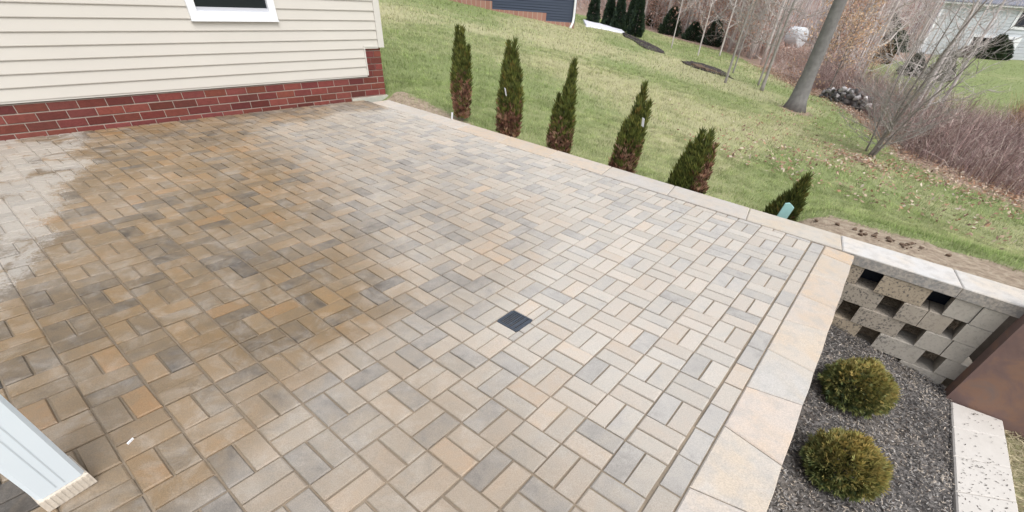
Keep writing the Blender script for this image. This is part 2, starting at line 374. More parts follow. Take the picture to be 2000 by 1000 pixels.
# hollow under patio, planting bed and wall
low = (GY < yout(GX) - .12) & (GX > -5.75) & (GX < 2.62)
GZ = np.where(low, -1.25, GZ)
side = (GX >= 2.62) & (GY < yout(GX) - .02); GZ = np.where(side, -.90 + (vnoise(GX, GY, .3, 5) - .5) * .05, GZ)
soil = np.where(side, .15, soil); green = np.where(side, -.6, green); litter = np.where(side | low, 0, litter)
ny, nx = GX.shape; idx = np.arange(nx * ny).reshape(ny, nx)
Q = np.stack([idx[:-1, :-1], idx[:-1, 1:], idx[1:, 1:], idx[1:, :-1]], -1).reshape(-1, 4)
me = npmesh('lawn', np.stack([GX, GY, GZ], -1).reshape(-1, 3), Q, np.stack([soil, litter, np.clip(green, 0, 1)], -1).reshape(-1, 3), True)
tag(link('lawn', me, M['ground']), kind='structure')
def gsample(X, Y, A):      # bilinear lookup of a ground grid attribute
    i = np.clip(np.searchsorted(gx, X) - 1, 0, nx - 2); j = np.clip(np.searchsorted(gy, Y) - 1, 0, ny - 2)
    fx = (X - gx[i]) / (gx[i + 1] - gx[i]); fy = (Y - gy[j]) / (gy[j + 1] - gy[j])
    return (A[j, i] * (1 - fx) + A[j, i + 1] * fx) * (1 - fy) + (A[j + 1, i] * (1 - fx) + A[j + 1, i + 1] * fx) * fy
def gz(x, y): return float(gsample(np.array([x]), np.array([y]), GZ)[0])

# ================================================================== PATIO
HB = np.array([-5.38, 2.79]); HA = math.atan2(-.0720, .9974)       # house corner, turn of the wall
ht = np.array([.0720, .9974]); hn = np.array([.9974, -.0720])
bed = MB(); px = np.arange(-5.75, 1.56, .25); py = np.arange(-4.4, 2.6, .25)
for i, x in enumerate(px):
    for j, y in enumerate(py): bed.v.append((x, y, float(dish(x, y)) - .0100))
for i in range(len(px) - 1):
    for j in range(len(py) - 1):
        a = i * len(py) + j; bed.f.append((a, a + len(py), a + len(py) + 1, a + 1))
patio = bed.obj('patio', M['sand'], None, True); tag(patio, kind='structure')
JT = .0042
def whole(name, l, w):
    b = MB(); b.prism([(-l / 2, -w / 2), (l / 2, -w / 2), (l / 2, w / 2), (-l / 2, w / 2)], 0, .05, .0045); return b.mesh(name)
ME_P = whole('paver', U - 2 * JT, U / 2 - 2 * JT); ME_S = whole('paver_short', .2 - 2 * JT, .0995 - 2 * JT)
ME_P.materials.append(M['paver']); ME_S.materials.append(M['paver'])
wallc = float(hn @ HB) + .012          # pavers stop at the wall face
DR = (.004, .160, -.531, -.375)        # drain opening
pavers = []     # (poly, kind, centre)
def cutpave(poly):
    poly = clip_poly(poly, (-hn[0], -hn[1]), -wallc)
    if len(poly) > 2: poly = clip_poly(poly, (.0424, 1.), yin(0) - .004)
    return poly
def rect(x0, x1, y0, y1): return [(x0, y0), (x1, y0), (x1, y1), (x0, y1)]
for i in range(-29, 6):
    for j in range(-13, 22):
        x0, x1, y1, y0 = i * U, (i + 1) * U, -j * U, -(j + 1) * U
        if (i + j) % 2 == 0: rs = [rect(x0, x1, y0, (y0 + y1) / 2), rect(x0, x1, (y0 + y1) / 2, y1)]; hor = True
        else: rs = [rect(x0, (x0 + x1) / 2, y0, y1), rect((x0 + x1) / 2, x1, y0, y1)]; hor = False
        for r_ in rs:
            a, b_, c_, d_ = r_[0][0], r_[1][0], r_[0][1], r_[2][1]
            subs = [r_]
            if a < DR[1] and b_ > DR[0] and c_ < DR[3] and d_ > DR[2]:      # cut round the drain
                subs = []
                if a < DR[0] - .02: subs.append(rect(a, DR[0], c_, d_))
                if b_ > DR[1] + .012: subs.append(rect(DR[1], b_, c_, d_))
                xa, xb = max(a, DR[0]), min(b_, DR[1])
                if c_ < DR[2] - .012: subs.append(rect(xa, xb, c_, DR[2]))
                if d_ > DR[3] + .012: subs.append(rect(xa, xb, DR[3], d_))
            for q in subs:
                p = cutpave(q)
                if len(p) < 3 or area(p) < .0006: continue
                full = abs(area(p) - U * U / 2) < 1e-6
                pavers.append((p, ('P' if full else 'C'), 0 if hor else 1))
for k in range(-12, 22):                                     # soldier course along the right border
    p = cutpave(rect(1.2345, 1.334, -.13 - .2 * k - .2, -.13 - .2 * k))
    if len(p) > 2 and area(p) > .002: pavers.append((p, 'S' if abs(area(p) - .0995 * .2) < 1e-6 else 'C', 1))
cen = np.array([[sum(q[0] for q in p[0]) / len(p[0]), sum(q[1] for q in p[0]) / len(p[0])] for p in pavers])
def parea(p):
    P = np.array([(x, y, 0.) for x, y in p]); s, dz = proj(P)
    if dz.min() < .15: return 0
    if (s[:, 0].max() < 0) or (s[:, 0].min() > 2000) or (s[:, 1].max() < 0) or (s[:, 1].min() > 1000): return 0
    s = np.clip(s, [0, 0], [2000, 1000]); x, y = s[:, 0], s[:, 1]
    return .5 * abs(np.dot(x, np.roll(y, -1)) - np.dot(y, np.roll(x, -1)))
pa = np.array([parea(p[0]) for p in pavers])
# hidden behind the post from here: count as small
best = set(np.argsort(-pa)[:298].tolist())
KR = random.Random(5)
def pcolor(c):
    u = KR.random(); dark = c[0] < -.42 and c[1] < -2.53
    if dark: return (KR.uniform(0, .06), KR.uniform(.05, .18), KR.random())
    n = float(vnoise(c[0], c[1], .8, 21))
    u = u * .75 + n * .25
    if u < .06: k = KR.uniform(.08, .2)
    elif u < .32: k = KR.uniform(.18, .36)
    elif u < .80: k = KR.uniform(.40, .70)
    else: k = KR.uniform(.7, .88)
    return (k, KR.uniform(.41, .58), KR.random())
mass = MB()
for n_, (p, typ, ori) in enumerate(pavers):
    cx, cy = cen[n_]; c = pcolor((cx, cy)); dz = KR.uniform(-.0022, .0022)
    if n_ in best:
        zc = float(dish(cx, cy)) + dz
        if typ in 'PS':
            o = link('paver', ME_P if typ == 'P' else ME_S, None, patio)
            e = .02; sx = (float(dish(cx + e, cy)) - float(dish(cx - e, cy))) / (2 * e); sy = (float(dish(cx, cy + e)) - float(dish(cx, cy - e))) / (2 * e)
            sx += KR.gauss(0, .008); sy += KR.gauss(0, .008)
            nrm = Vector((-sx, -sy, 1)).normalized(); ax = Vector((0, 1, 0) if ori else (1, 0, 0)); ax = (ax - nrm * ax.dot(nrm)).normalized()
            ax = Matrix.Rotation(KR.gauss(0, .006), 3, nrm) @ ax; ay = nrm.cross(ax)
            mm = Matrix.Identity(4)
            for r in range(3): mm[r][0] = ax[r]; mm[r][1] = ay[r]; mm[r][2] = nrm[r]
            mm.translation = Vector((cx + KR.gauss(0, .0008), cy + KR.gauss(0, .0008), zc)); o.matrix_local = mm
        else:
            b = MB(); q = [(cx + (x - cx) * .965 - cx, cy + (y - cy) * .965 - cy) for x, y in p]
            b.prism(q, 0, .05, .0045); o = b.obj('paver', M['paver'], patio); o.location = (cx, cy, zc)
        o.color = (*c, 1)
    else:
        ex = JT / .05
        q = []
        bx = [t_[0] for t_ in p]; by = [t_[1] for t_ in p]; wx = max(bx) - min(bx); wy = max(by) - min(by)
        kx = max(.6, 1 - 2 * JT / max(wx, .01)); ky = max(.6, 1 - 2 * JT / max(wy, .01)); mx_, my_ = (max(bx) + min(bx)) / 2, (max(by) + min(by)) / 2
        q = [(mx_ + (x - mx_) * kx, my_ + (y - my_) * ky) for x, y in p]
        tx, ty = KR.gauss(0, .005), KR.gauss(0, .005)
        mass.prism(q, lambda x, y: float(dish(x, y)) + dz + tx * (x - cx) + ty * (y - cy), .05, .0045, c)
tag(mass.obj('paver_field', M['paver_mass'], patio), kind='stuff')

# drain
dz0 = float(dish(.08, -.45))
drain = empty('drain_grate', (.082, -.453, dz0), 0, 'small square black drain grate set in the pale dry pavers', 'drain grate')
h_ = .073
b = MB(); b.box(-h_, h_, -h_, h_, -.045, -.03); b.obj('pit', M['pit'], drain)
b = MB()
for s in (-1, 1):
    b.box(-h_, h_, s * h_ - .006, s * h_ + .006, -.04, -.001); b.box(s * h_ - .006, s * h_ + .006, -h_ + .0065, h_ - .0065, -.04, -.0015)
b.obj('rim', M['grate'], drain)
for k in range(-4, 5):
    b = MB(); b.box(-h_ + .007, h_ - .007, k * .0145 - .0032, k * .0145 + .0032, -.014, -.003); b.obj('bar', M['grate'], drain)
for k in (-2, -1, 0, 1, 2):
    b = MB(); b.box(k * .030 - .004, k * .036 + .004, -h_ + .007, h_ - .007, -.0135, -.0035); b.obj('cross_bar', M['grate'], drain)
# white chip
b = MB(); b.prism([(-.016, -.003), (.014, -.004), (.016, .002), (-.013, .004)], .006, .006); o = b.obj('plastic_chip', M['tag'])
o.location = (-.497, -2.205, float(dish(-.5, -2.2)) + .001); o.rotation_euler = (0, 0, 2.2); tag(o, 'tiny white plastic chip lying on the damp pavers near the white post', 'chip')

# ================================================================== COPING WALLS
def stone_prism(name, poly, z, th, parent, col, mat='coping', bev=.006):
    cx = sum(p[0] for p in poly) / len(poly); cy = sum(p[1] for p in poly) / len(poly)
    b = MB(); zf = z if callable(z) else (lambda x, y: z)
    zz = zf(cx, cy); q = [(x - cx, y - cy) for x, y in poly]
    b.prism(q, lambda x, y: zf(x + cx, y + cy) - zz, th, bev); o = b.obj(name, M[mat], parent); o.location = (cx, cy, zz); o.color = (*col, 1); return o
TC = [(.55, .495, .435), (.55, .48, .41), (.54, .50, .46), (.55, .47, .385), (.51, .485, .455), (.55, .51, .465)]
far = empty('lawn_side_wall', (-1.3, 2.3, 0), 0, 'long low wall with pale coping stones along the lawn and open pierced blocks at its end', 'retaining wall')
far_off = Vector(far.location)
CR = random.Random(3)
js = [2.62, 2.22, 1.43, .645]
while js[-1] > -5.15: js.append(js[-1] - .78)
js[-1] = -5.2
for k in range(len(js) - 1):
    x1, x0 = js[k], js[k + 1]; s0 = .045 if k else 0; g_ = .0025
    poly = [(x0 + g_ + .03, yin(x0)), (x1 - g_ + (s0 * .7 if k else 0.), yin(x1)), (x1 - g_ - s0 * .6, yout(x1)), (x0 + g_ - .027, yout(x0))]
    if x0 < -5.1: poly = [(x0, yin(x0)), (x1 + .03, yin(x1)), (x1 - .027, yout(x1)), (x0, yout(x0))]
    col = [(.60, .58, .55), (.61, .60, .585), (.53, .49, .43)][k] if k < 3 else CR.choice(TC)
    o = stone_prism('coping_stone', poly, CR.uniform(-.001, .001), .085, far, col); o.location -= far_off
# hidden core and lower courses of the long wall, along the lawn
for c in range(5):
    zt = -.0875 - c * .1555; x = -5.2 + (.2 if c % 2 else 0)
    while x < 1.45:
        x2 = min(x + .39, 1.45); y0 = yin((x + x2) / 2) + .03; y1 = yout((x + x2) / 2) - .012
        b = MB(); b.box(x + .003, x2 - .003, y0, y1, zt - .152, zt); o = b.obj('wall_block', M['block'], far); o.location = -far_off; o.color = (.36, .32, .26, 1); x += .39
# pierced end: course tops -.0875, height .1555; (x0, x1) blocks, gaps are the openings
BR = random.Random(9)
rows = [[(1.50, 1.67), (1.80, 2.12), (2.255, 2.42), (2.42, 2.565)],
        [(1.50, 1.89), (2.02, 2.18), (2.18, 2.34), (2.41, 2.565)],
        [(1.50, 1.665), (1.79, 2.12), (2.25, 2.425), (2.425, 2.565)],
        [(1.50, 1.89), (2.02, 2.34), (2.47, 2.64)],
        [(1.50, 1.665), (1.79, 2.105), (2.25, 2.565)],
        [(1.50, 1.89), (2.02, 2.34), (2.42, 2.64)]]
for c, row in enumerate(rows):
    zt = -.0875 - c * .1555
    for (x0, x1) in row:
        y0 = yin((x0 + x1) / 2) + .012 + BR.uniform(-.004, .004); y1 = y0 + .20
        smooth = x0 > 2.2 or (c > 2 and x0 > 2.0)
        f0, f1 = x0 + .0022, x1 - .0022; tp = .018
        hl = any(abs(x0 - q[1]) > .03 for q in row if q[1] <= x0 + 1e-6) and all(abs(x0 - q[1]) > .03 for q in row); hr = all(abs(x1 - q[0]) > .03 for q in row) and x1 < 2.55
        poly = [(f0, y0), (f1, y0), (f1 - (tp if hr else 0), y1), (f0 + (tp if hl else 0), y1)]
        if x1 == 2.64: poly = [(f0, y0), (f1 - .02, y0), (f1, y0 + .02), (f1, y0 + .10), (f1 - .03, y1), (f0, y1)]
        b = MB(); b.prism(poly, zt, .1525, .005)
        o = b.obj('wall_block', M['block'], far); o.location = -far_off
        o.color = (*((.50, .465, .41) if smooth else BR.choice([(.47, .395, .30), (.48, .41, .325), (.45, .40, .335)])), 1)
b = MB(); b.box(1.56, 2.56, yin(2) + .235, yin(2) + .27, -1.1, -.09); o = b.obj('hole_shade_sheet', M['pit'], far); o.location = -far_off  # near-black sheet paints the shade inside the wall openings
b = MB(); b.box(2.545, 3.05, yin(2.6) + .24, yin(2.6) + .34, -1.1, -.09); o = b.obj('gap_shade_block', M['gap_shade'], far); o.location = -far_off  # added dark block, makes the gap at the wall end read as shaded

near = empty('bed_side_wall', (1.45, .2, 0), 0, 'low wall with pale trapezoid coping stones between patio pavers and dark mulch bed', 'retaining wall')
noff = Vector(near.location)
jl = [(2.072, 2.045), (1.893, 1.838), (1.46, 1.50), (1.09, 1.06), (.698, .751), (.316, .280), (-.085, -.029), (-.43, -.486), (-.86, -.80), (-1.22, -1.27), (-1.63, -1.58), (-2.0, -2.05)]
NC = [(.56, .46, .36), (.53, .475, .41), (.54, .47, .40), (.54, .48, .42), (.56, .50, .43), (.52, .50, .47), (.58, .51, .45), (.55, .51, .46), (.55, .50, .45), (.56, .51, .46), (.57, .50, .43)]
def xo(y): return 1.552 + .022 * (2.05 - y) 
for k in range(len(jl) - 1):
    (a0, b0), (a1, b1) = jl[k], jl[k + 1]; g_ = .0022
    poly = [(1.338, a1 + g_), (xo(b1), b1 + g_), (xo((b0 + b1) / 2) + .004, (b0 + b1) / 2), (xo(b0), b0 - g_), (1.338, a0 - g_)]
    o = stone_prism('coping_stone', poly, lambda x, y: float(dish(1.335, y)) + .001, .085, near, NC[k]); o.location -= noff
for c in range(5):
    zt = -.12 - c * .1555; y = 2.0 - (.2 if c % 2 else 0)
    while y > -2.0:
        b = MB(); b.box(1.37, xo(y) - .02, y - .387, y - .003, zt - .152, zt); o = b.obj('wall_block', M['block'], near); o.location = -noff; o.color = (.38, .34, .28, 1); y -= .39

# ================================================================== PLANTING BED
def zbed(x, y): return -.630 - .195 * (x - 1.69) + .02 * (vnoise(x, y, .35, 31) - .5) + .018 * (vnoise(x, y, .09, 32) - .5)
bx = np.arange(1.50, 2.671, .03); by = np.arange(-2.0, 2.13, .03); BX, BY = np.meshgrid(bx, by); BZ = zbed(BX, BY)
idx = np.arange(BX.size).reshape(BX.shape); Q = np.stack([idx[:-1, :-1], idx[:-1, 1:], idx[1:, 1:], idx[1:, :-1]], -1).reshape(-1, 4)
tag(link('mulch_bed', npmesh('mulch_bed', np.stack([BX, BY, BZ], -1).reshape(-1, 3), Q, None, True), M['mulch']), kind='structure')
def scatter_flat(name, X, Y, Z, L, Wd, cols, mat, tilt=.5, bend=0., label=None, cat=None):
    n = len(X); a = RNG.uniform(0, 2 * np.pi, n); e = RNG.normal(0, tilt, n); r_ = RNG.normal(0, tilt, n)
    d = np.stack([np.cos(a) * np.cos(e), np.sin(a) * np.cos(e), np.sin(e)], -1)
    s = np.stack([-np.sin(a), np.cos(a), r_], -1); s /= np.linalg.norm(s, axis=1)[:, None]
    P = np.stack([X, Y, Z], -1); L = np.broadcast_to(L, n)[:, None]; Wd = np.broadcast_to(Wd, n)[:, None]
    up = np.cross(d, s) * (L * bend)
    V = np.stack([P - d * L / 2, P - s * Wd / 2 - up * .3, P + d * L / 2 + up, P + s * Wd / 2 + up * .3], 1).reshape(-1, 3)
    Fq = np.arange(4 * n).reshape(-1, 4)
    return tag(link(name, npmesh(name, V, Fq, np.repeat(cols, 4, 0)), mat), label, cat, kind='stuff')
n = 26000; X = RNG.uniform(1.52, 2.66, n); Y = RNG.uniform(-1.2, 2.08, n); k = RNG.random(n)
pal = np.array([(.045, .043, .042), (.11, .104, .10), (.19, .178, .17), (.31, .295, .28), (.40, .345, .285), (.08, .062, .052)])
cl = np.clip((vnoise(X, Y, .3, 44) - .35) * 1.6 + .35 * (X > 2.0), 0, 1)
ci = np.where(RNG.random(n) < .28 + .45 * cl, RNG.integers(2, 5, n), RNG.choice([0, 0, 1, 1, 5], n))
scatter_flat('mulch_chips', X, Y, zbed(X, Y) + .006 + RNG.uniform(0, .014, n), RNG.uniform(.010, .036, n), RNG.uniform(.004, .010, n), pal[ci] * RNG.uniform(.8, 1.2, (n, 1)), M['chips'], .35, 0, 'dark grey shredded mulch chips covering the planting bed', 'mulch')
# pale cap stones at the right of the bed
caps = empty('cap_stone_edge', (2.82, 1.0, -.8), 0, 'row of whitish cap stones edging the mulch bed, flecked with mulch', 'stone edging')
cj = [(1.895, 1.915), (1.56, 1.70), (1.23, 1.37), (.88, 1.05), (.53, .70), (.18, .33), (-.2, -.05)]
for k in range(len(cj) - 1):
    (a0, b0), (a1, b1) = cj[k], cj[k + 1]
    o = stone_prism('cap_stone', [(2.652 + .008 * k, a1 + .002), (2.965 + .006 * k, b1 + .002), (2.96 + .006 * k, b0 - .002), (2.644 + .008 * k, a0 - .002)], -.795 + .001 * k, .10, caps, (1, 1, 1), 'cap', .008); o.location -= Vector(caps.location)
n = 260; X = RNG.uniform(2.68, 2.95, n); Y = np.where(RNG.random(n) < .8, RNG.uniform(.3, 1.3, n), RNG.uniform(1.2, 1.88, n))
scatter_flat('mulch_specks', X, Y, np.full(n, -.789), RNG.uniform(.006, .022, n), RNG.uniform(.003, .008, n), np.tile([(.05, .042, .035)], (n, 1)) * RNG.uniform(.6, 2.2, (n, 1)), M['chips'], .1, 0, 'loose dark mulch flecks lying on the white cap stones', 'mulch flecks')
pan = empty('rust_panel', (2.80, 1.98, -.85), 0, 'rust brown upright panel behind the white cap stones at the wall end', 'panel')
b = MB(); b.box(-.175, .40, -.062, .062, -.05, .99); o = b.obj('panel_board', M['rust'], pan)
b = MB(); b.box(-.192, -.1755, -.070, .070, -.05, .99); b.obj('edge_strip', M['rust'], pan)

# ================================================================== CREAM HOUSE
house = empty('cream_house', (HB[0], HB[1], 0), HA, 'cream vinyl sided house with red brick base at the patio edge', 'house')
# local axes: x out of the wall, y along the wall (negative = left in view), z up
b = MB(); b.box(-6, -.020, -7.5, -.02, .30, 2.95); b.box(-6, -.006, -7.5, -.006, -.4, .299); b.obj('wall_core', M['mortar'], house)
LAP = .1125; Z0 = .325
def plank(y0, y1, z, top=None):
    b = MB(); z1 = top or z + LAP + .004
    b.add([(-.018, y0, z), (.016, y0, z), (.018, y0, z + .006), (.0045, y0, z1), (-.018, y0, z1),
           (-.018, y1, z), (.016, y1, z), (.018, y1, z + .006), (.0045, y1, z1), (-.018, y1, z1)],
          [(0, 1, 2, 3, 4), (9, 8, 7, 6, 5), (0, 5, 6, 1), (1, 6, 7, 2), (2, 7, 8, 3), (3, 8, 9, 4), (4, 9, 5, 0)])
    return b.obj('siding_plank', M['siding'], house)
WY0, WY1, WZ0, WZ1 = -2.455, -1.465, .992, 2.18
for k in range(23):
    z = Z0 + k * LAP; right = -.285 if z < .64 else -.035
    if z + LAP > WZ0 - .03 and z < WZ1:
        if z < WZ0: plank(-7.4, right, z) if z + LAP < WZ0 else [plank(-7.4, WY0 + .01, z), plank(WY1 - .01, right, z), plank(WY0 + .0105, WY1 - .0105, z, WZ0 - .013)]
        else: plank(-7.4, WY0 + .01, z); plank(WY1 - .01, right, z)
    else: plank(-7.4, right, z)
b = MB(); b.box(-.06, .026, -.033, .045, .675, 2.95); b.box(-.06, .020, .0455, .07, .675, 2.95); b.obj('corner_trim', M['trim'], house)
b = MB(); b.box(-.018, .024, -.284, -.268, .325, .70); b.box(-.018, .022, -.2675, -.034, .682, .70); b.obj('channel_trim', M['trim'], house)
b = MB(); b.box(-.018, .012, -7.4, -.286, .309, .3245); b.obj('starter_strip', M['trim'], house)
b = MB(); b.box(-6, -.02, -.02, .02, .68, 2.95); b.obj('side_siding', M['siding'], house)
b = MB(); b.box(-6, -.012, -.005, .004, -.4, .68); b.box(-.2, -.012, -.262, -.0055, .3, .678); b.obj('side_masonry', M['mortar'], house)
# bricks
BB = random.Random(2)
def brick(y0, y1, z0, z1):
    ln = round(y1 - y0, 2); key = (ln, round(z1 - z0, 3))
    if key not in bm_cache:
        b = MB(); hl, hz = key[0] / 2, key[1] / 2; e = .004
        b.add([(-.05, -hl, -hz), (-.05, hl, -hz), (-.05, hl, hz), (-.05, -hl, hz), (-e, -hl, -hz), (-e, hl, -hz), (-e, hl, hz), (-e, -hl, hz),
               (0, -hl + e, -hz + e), (0, hl - e, -hz + e), (0, hl - e, hz - e), (0, -hl + e, hz - e)],
              [(0, 4, 5, 1)[::-1], (1, 5, 6, 2)[::-1], (2, 6, 7, 3)[::-1], (3, 7, 4, 0)[::-1], (4, 5, 9, 8), (5, 6, 10, 9), (6, 7, 11, 10), (7, 4, 8, 11), (8, 9, 10, 11)])
        bm_cache[key] = b.mesh('brick')
    o = link('brick', bm_cache[key], M['brick'], house); v = BB.uniform(.62, 1.25); o.location = (BB.uniform(-.0015, .0015), (y0 + y1) / 2, (z0 + z1) / 2)
    o.color = (v, v * BB.uniform(.85, 1.1), v * BB.uniform(.85, 1.1), 1)
bm_cache = {}
CH = .0845; PIT = .248
for r in range(4):
    z0 = -.036 + r * CH; z1 = z0 + CH - .011; z1 = min(z1, .306 if r == 3 else 9)
    y = .004 - (PIT / 2 if r % 2 else 0)
    if r % 2: brick(.004 - PIT / 2 + .011, .004, z0, z1)
    while y > -7.0: brick(y - PIT + .011, y, z0, z1); y -= PIT
for r in range(4, 9):
    z0 = -.036 + r * CH; z1 = min(z0 + CH - .011, .672)
    if z1 - z0 < .02: continue
    if r % 2: brick(-.115, .004, z0, z1); brick(-.262, -.126, z0, z1)
    else: brick(-.175, .004, z0, z1); brick(-.262, -.186, z0, z1)
b = MB(); b.box(-.03, .022, -.62, .03, -.3, .035); b.obj('footing_ledge', M['foundation'], house)
# window
win = MB(); fw = .085
win.box(-.02, .040, WY0, WY1, WZ0, WZ0 + fw); win.box(-.02, .040, WY0, WY1, WZ1 - fw, WZ1)
win.box(-.02, .0395, WY0, WY0 + fw, WZ0 + fw + .0005, WZ1 - fw - .0005); win.box(-.02, .0395, WY1 - fw, WY1, WZ0 + fw + .0005, WZ1 - fw - .0005)
wf = win.obj('window', M['white_vinyl'], house)
b = MB(); b.box(-.02, -.010, WY0 + fw, WY1 - fw, WZ0 + fw, WZ1 - fw); b.obj('pane', M['glass'], wf)
b = MB(); b.box(-.0095, .016, WY0 + fw + .0005, WY1 - fw - .0005, WZ0 + fw + .0005, WZ0 + fw + .035); b.obj('sash', M['sash'], wf)
b = MB(); b.box(.0105, .046, WY0 - .006, WY1 + .006, WZ0 - .012, WZ0 - .0005); b.obj('sill', M['white_vinyl'], wf)

# ================================================================== WHITE POST
post = empty('white_post', (-.435, -2.425, float(dish(-.43, -2.42))), .16, 'weathered white square post standing on the damp pavers', 'post')
b = MB(); e = .012; s_ = .068
b.prism([(-s_ + e, -s_), (s_ - e, -s_), (s_, -s_ + e), (s_, s_ - e), (s_ - e, s_), (-s_ + e, s_), (-s_, s_ - e), (-s_, -s_ + e)], 2.6, 2.54); b.obj('shaft', M['post'], post)
for dy in (-.012, .012):
    b = MB(); b.box(s_ + .0002, s_ + .0016, dy - .0016, dy + .0016, .075, 2.59); b.obj('groove_line', M['post_line'], post)
b = MB(); b.prism([(-s_ - .004, -s_ - .004), (s_ + .004, -s_ - .004), (s_ + .004, s_ + .004), (-s_ - .004, s_ + .004)], .0605, .0605, .006); bs = b.obj('base_trim', M['post_base'], post)
for k in range(9):
    b = MB(); y = -.060 + k * .015; b.box(s_ + .0042, s_ + .0065, y - .0035, y + .0035, .004, .052); b.obj('rib', M['post_base'], bs)

# ================================================================== EVERGREENS NEAR
def sprays(P, D, L, Wd, cols, fan=3, spread=.45):
    """flat fans of narrow pointed leaflets"""
    n = len(P); D = D / np.linalg.norm(D, axis=1)[:, None]
    R = RNG.normal(0, 1, (n, 3)); S = np.cross(D, R); S /= np.linalg.norm(S, axis=1)[:, None]
    Vs, Cs = [], []
    for k in range(fan):
        a = (k - (fan - 1) / 2) * spread + RNG.normal(0, .08, n)
        d = D * np.cos(a)[:, None] + S * np.sin(a)[:, None]; s = -D * np.sin(a)[:, None] + S * np.cos(a)[:, None]
        l = (L * RNG.uniform(.75, 1.1, n))[:, None]; w = np.broadcast_to(Wd, n)[:, None]
        nrm = np.cross(d, s)
        Vs.append(np.stack([P, P + d * l * .5 + s * w * .5, P + d * l + nrm * l * .08, P + d * l * .5 - s * w * .5], 1))
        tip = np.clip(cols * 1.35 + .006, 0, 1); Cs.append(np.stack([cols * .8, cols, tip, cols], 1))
    V = np.concatenate(Vs).reshape(-1, 3); Cc = np.concatenate(Cs).reshape(-1, 3)
    return V, np.arange(len(V)).reshape(-1, 4), Cc
GREEN = np.array([(.070, .088, .018), (.100, .118, .024), (.135, .140, .032), (.078, .098, .026)])
BROWN = np.array([(.22, .105, .07), (.31, .165, .105), (.16, .08, .058), (.40, .25, .165)])
GOLD = np.array([(.15, .125, .028), (.20, .14, .035), (.12, .12, .03)])
def spindle_points(n, base, tip, rad, z0f=0., z1f=1., prof=.8):
    base = np.array(base, float); tip = np.array(tip, float)
    t = RNG.uniform(z0f, z1f, n * 2); r = np.clip((1 - t) / .62, 0, 1) ** .85 * (.72 + .28 * sm(0, .25, t)) * rad
    keep = RNG.random(n * 2) < (r / rad + .15); t = t[keep][:n]; r = r[keep][:n]; n = len(t)
    a = RNG.uniform(0, 2 * np.pi, n); q = np.sqrt(RNG.uniform(.25, 1., n)) * r * RNG.uniform(.85, 1.1, n)
    P = base + (tip - base) * t[:, None] + np.stack([np.cos(a) * q, np.sin(a) * q, np.zeros(n)], -1)
    of = .42 * (1 - .75 * t); D = np.stack([np.cos(a) * of, np.sin(a) * of, np.full(n, .9)], -1) + (tip - base)[None] * .1
    return P, D, t
def cypress(x, y, ztop, spind, browning, label, tint=1., brown_side=None, tagz=None):
    z = gz(x, y) - .03; H = ztop - z
    root = empty('arborvitae', (x, y, z), 0, label, 'arborvitae', 'young arborvitae planted in a row behind the coping')
    b = MB(); b.tube([(0, 0, 0), (.008, .004, H * .4), (0, .01, H * .8)], [.022, .016, .006], 6); b.obj('trunk', M['bark'], root)
    gp, gd, gc, bp, bd, bc, gl, bl = [], [], [], [], [], [], [], []
    for (bx_, by_, bz, tx, ty, tz, rad, n) in spind:
        P, D, t = spindle_points(int(n * 1.15), (bx_, by_, bz * H), (tx, ty, tz * H), rad * 1.16)
        hz = P[:, 2] / H + RNG.normal(0, .07, len(P))
        side = 0 if brown_side is None else .25 * (P[:, 0] * brown_side[0] + P[:, 1] * brown_side[1]) / rad
        isb = (hz < browning + side) & (RNG.random(len(P)) < .86)
        c1 = GREEN[RNG.integers(0, 4, len(P))] * RNG.uniform(.7, 1.35, (len(P), 1)) * tint
        gold = RNG.random(len(P)) < .07; c1[gold] = GOLD[RNG.integers(0, 3, gold.sum())] * .8
        c2 = BROWN[RNG.integers(0, 4, len(P))] * RNG.uniform(.6, 1.25, (len(P), 1))
        gp.append(P[~isb]); gd.append(D[~isb]); gc.append(c1[~isb]); bp.append(P[isb]); bd.append(D[isb]); bc.append(c2[isb])
    for nm, P, D, c, ln in (('green_foliage', gp, gd, gc, .085), ('brown_foliage', bp, bd, bc, .07)):
        P = np.concatenate(P); D = np.concatenate(D); c = np.concatenate(c)
        if len(P) < 5: continue
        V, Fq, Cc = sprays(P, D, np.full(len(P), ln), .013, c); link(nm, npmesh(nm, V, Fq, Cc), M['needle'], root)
    if tagz:
        b = MB(); b.box(-.018, .018, -.002, .002, -.045, .045); o = b.obj('plant_label', M['tag'], root); o.location = (tagz[0] - x, tagz[1] - y, tagz[2] - z); o.rotation_euler = (.3, .2, -.4)
    return root
cypress(-3.80, 2.98, 1.03, [(0, 0, .05, -.045, 0, .98, .115, 1300), (.02, 0, .3, .045, 0, .99, .07, 500), (.085, .0, .25, .155, 0, .82, .048, 380)], .46,
        'slim arborvitae nearest the cream house, brown lower half and a small side spire')
cypress(-2.81, 2.90, .94, [(-.02, 0, .0, -.045, 0, 1.0, .125, 1300), (.05, 0, .1, .055, 0, 1.02, .10, 900), (.11, 0, .1, .15, 0, .80, .06, 450), (-.09, 0, .05, -.13, 0, .66, .05, 350)], .40,
        'full arborvitae with a bare pale spot at mid height, second from the cream house', tagz=(-2.755, 2.745, .455))
cypress(-1.95, 2.92, .83, [(0, 0, .0, .085, 0, 1.03, .105, 1300), (-.06, 0, .05, -.085, 0, .70, .085, 900), (.07, 0, .0, .13, 0, .6, .06, 400)], .38,
        'arborvitae with one sharp leaning tip and a low left shoulder, third from the cream house')
cypress(-1.00, 2.92, .70, [(0, 0, .0, .065, 0, 1.04, .11, 1300), (.07, 0, .2, .165, 0, .90, .055, 500), (-.06, 0, 0., -.07, 0, .7, .09, 700)], .44,
        'arborvitae with a white label hanging near its tip', tagz=(-.80, 2.77, .445))
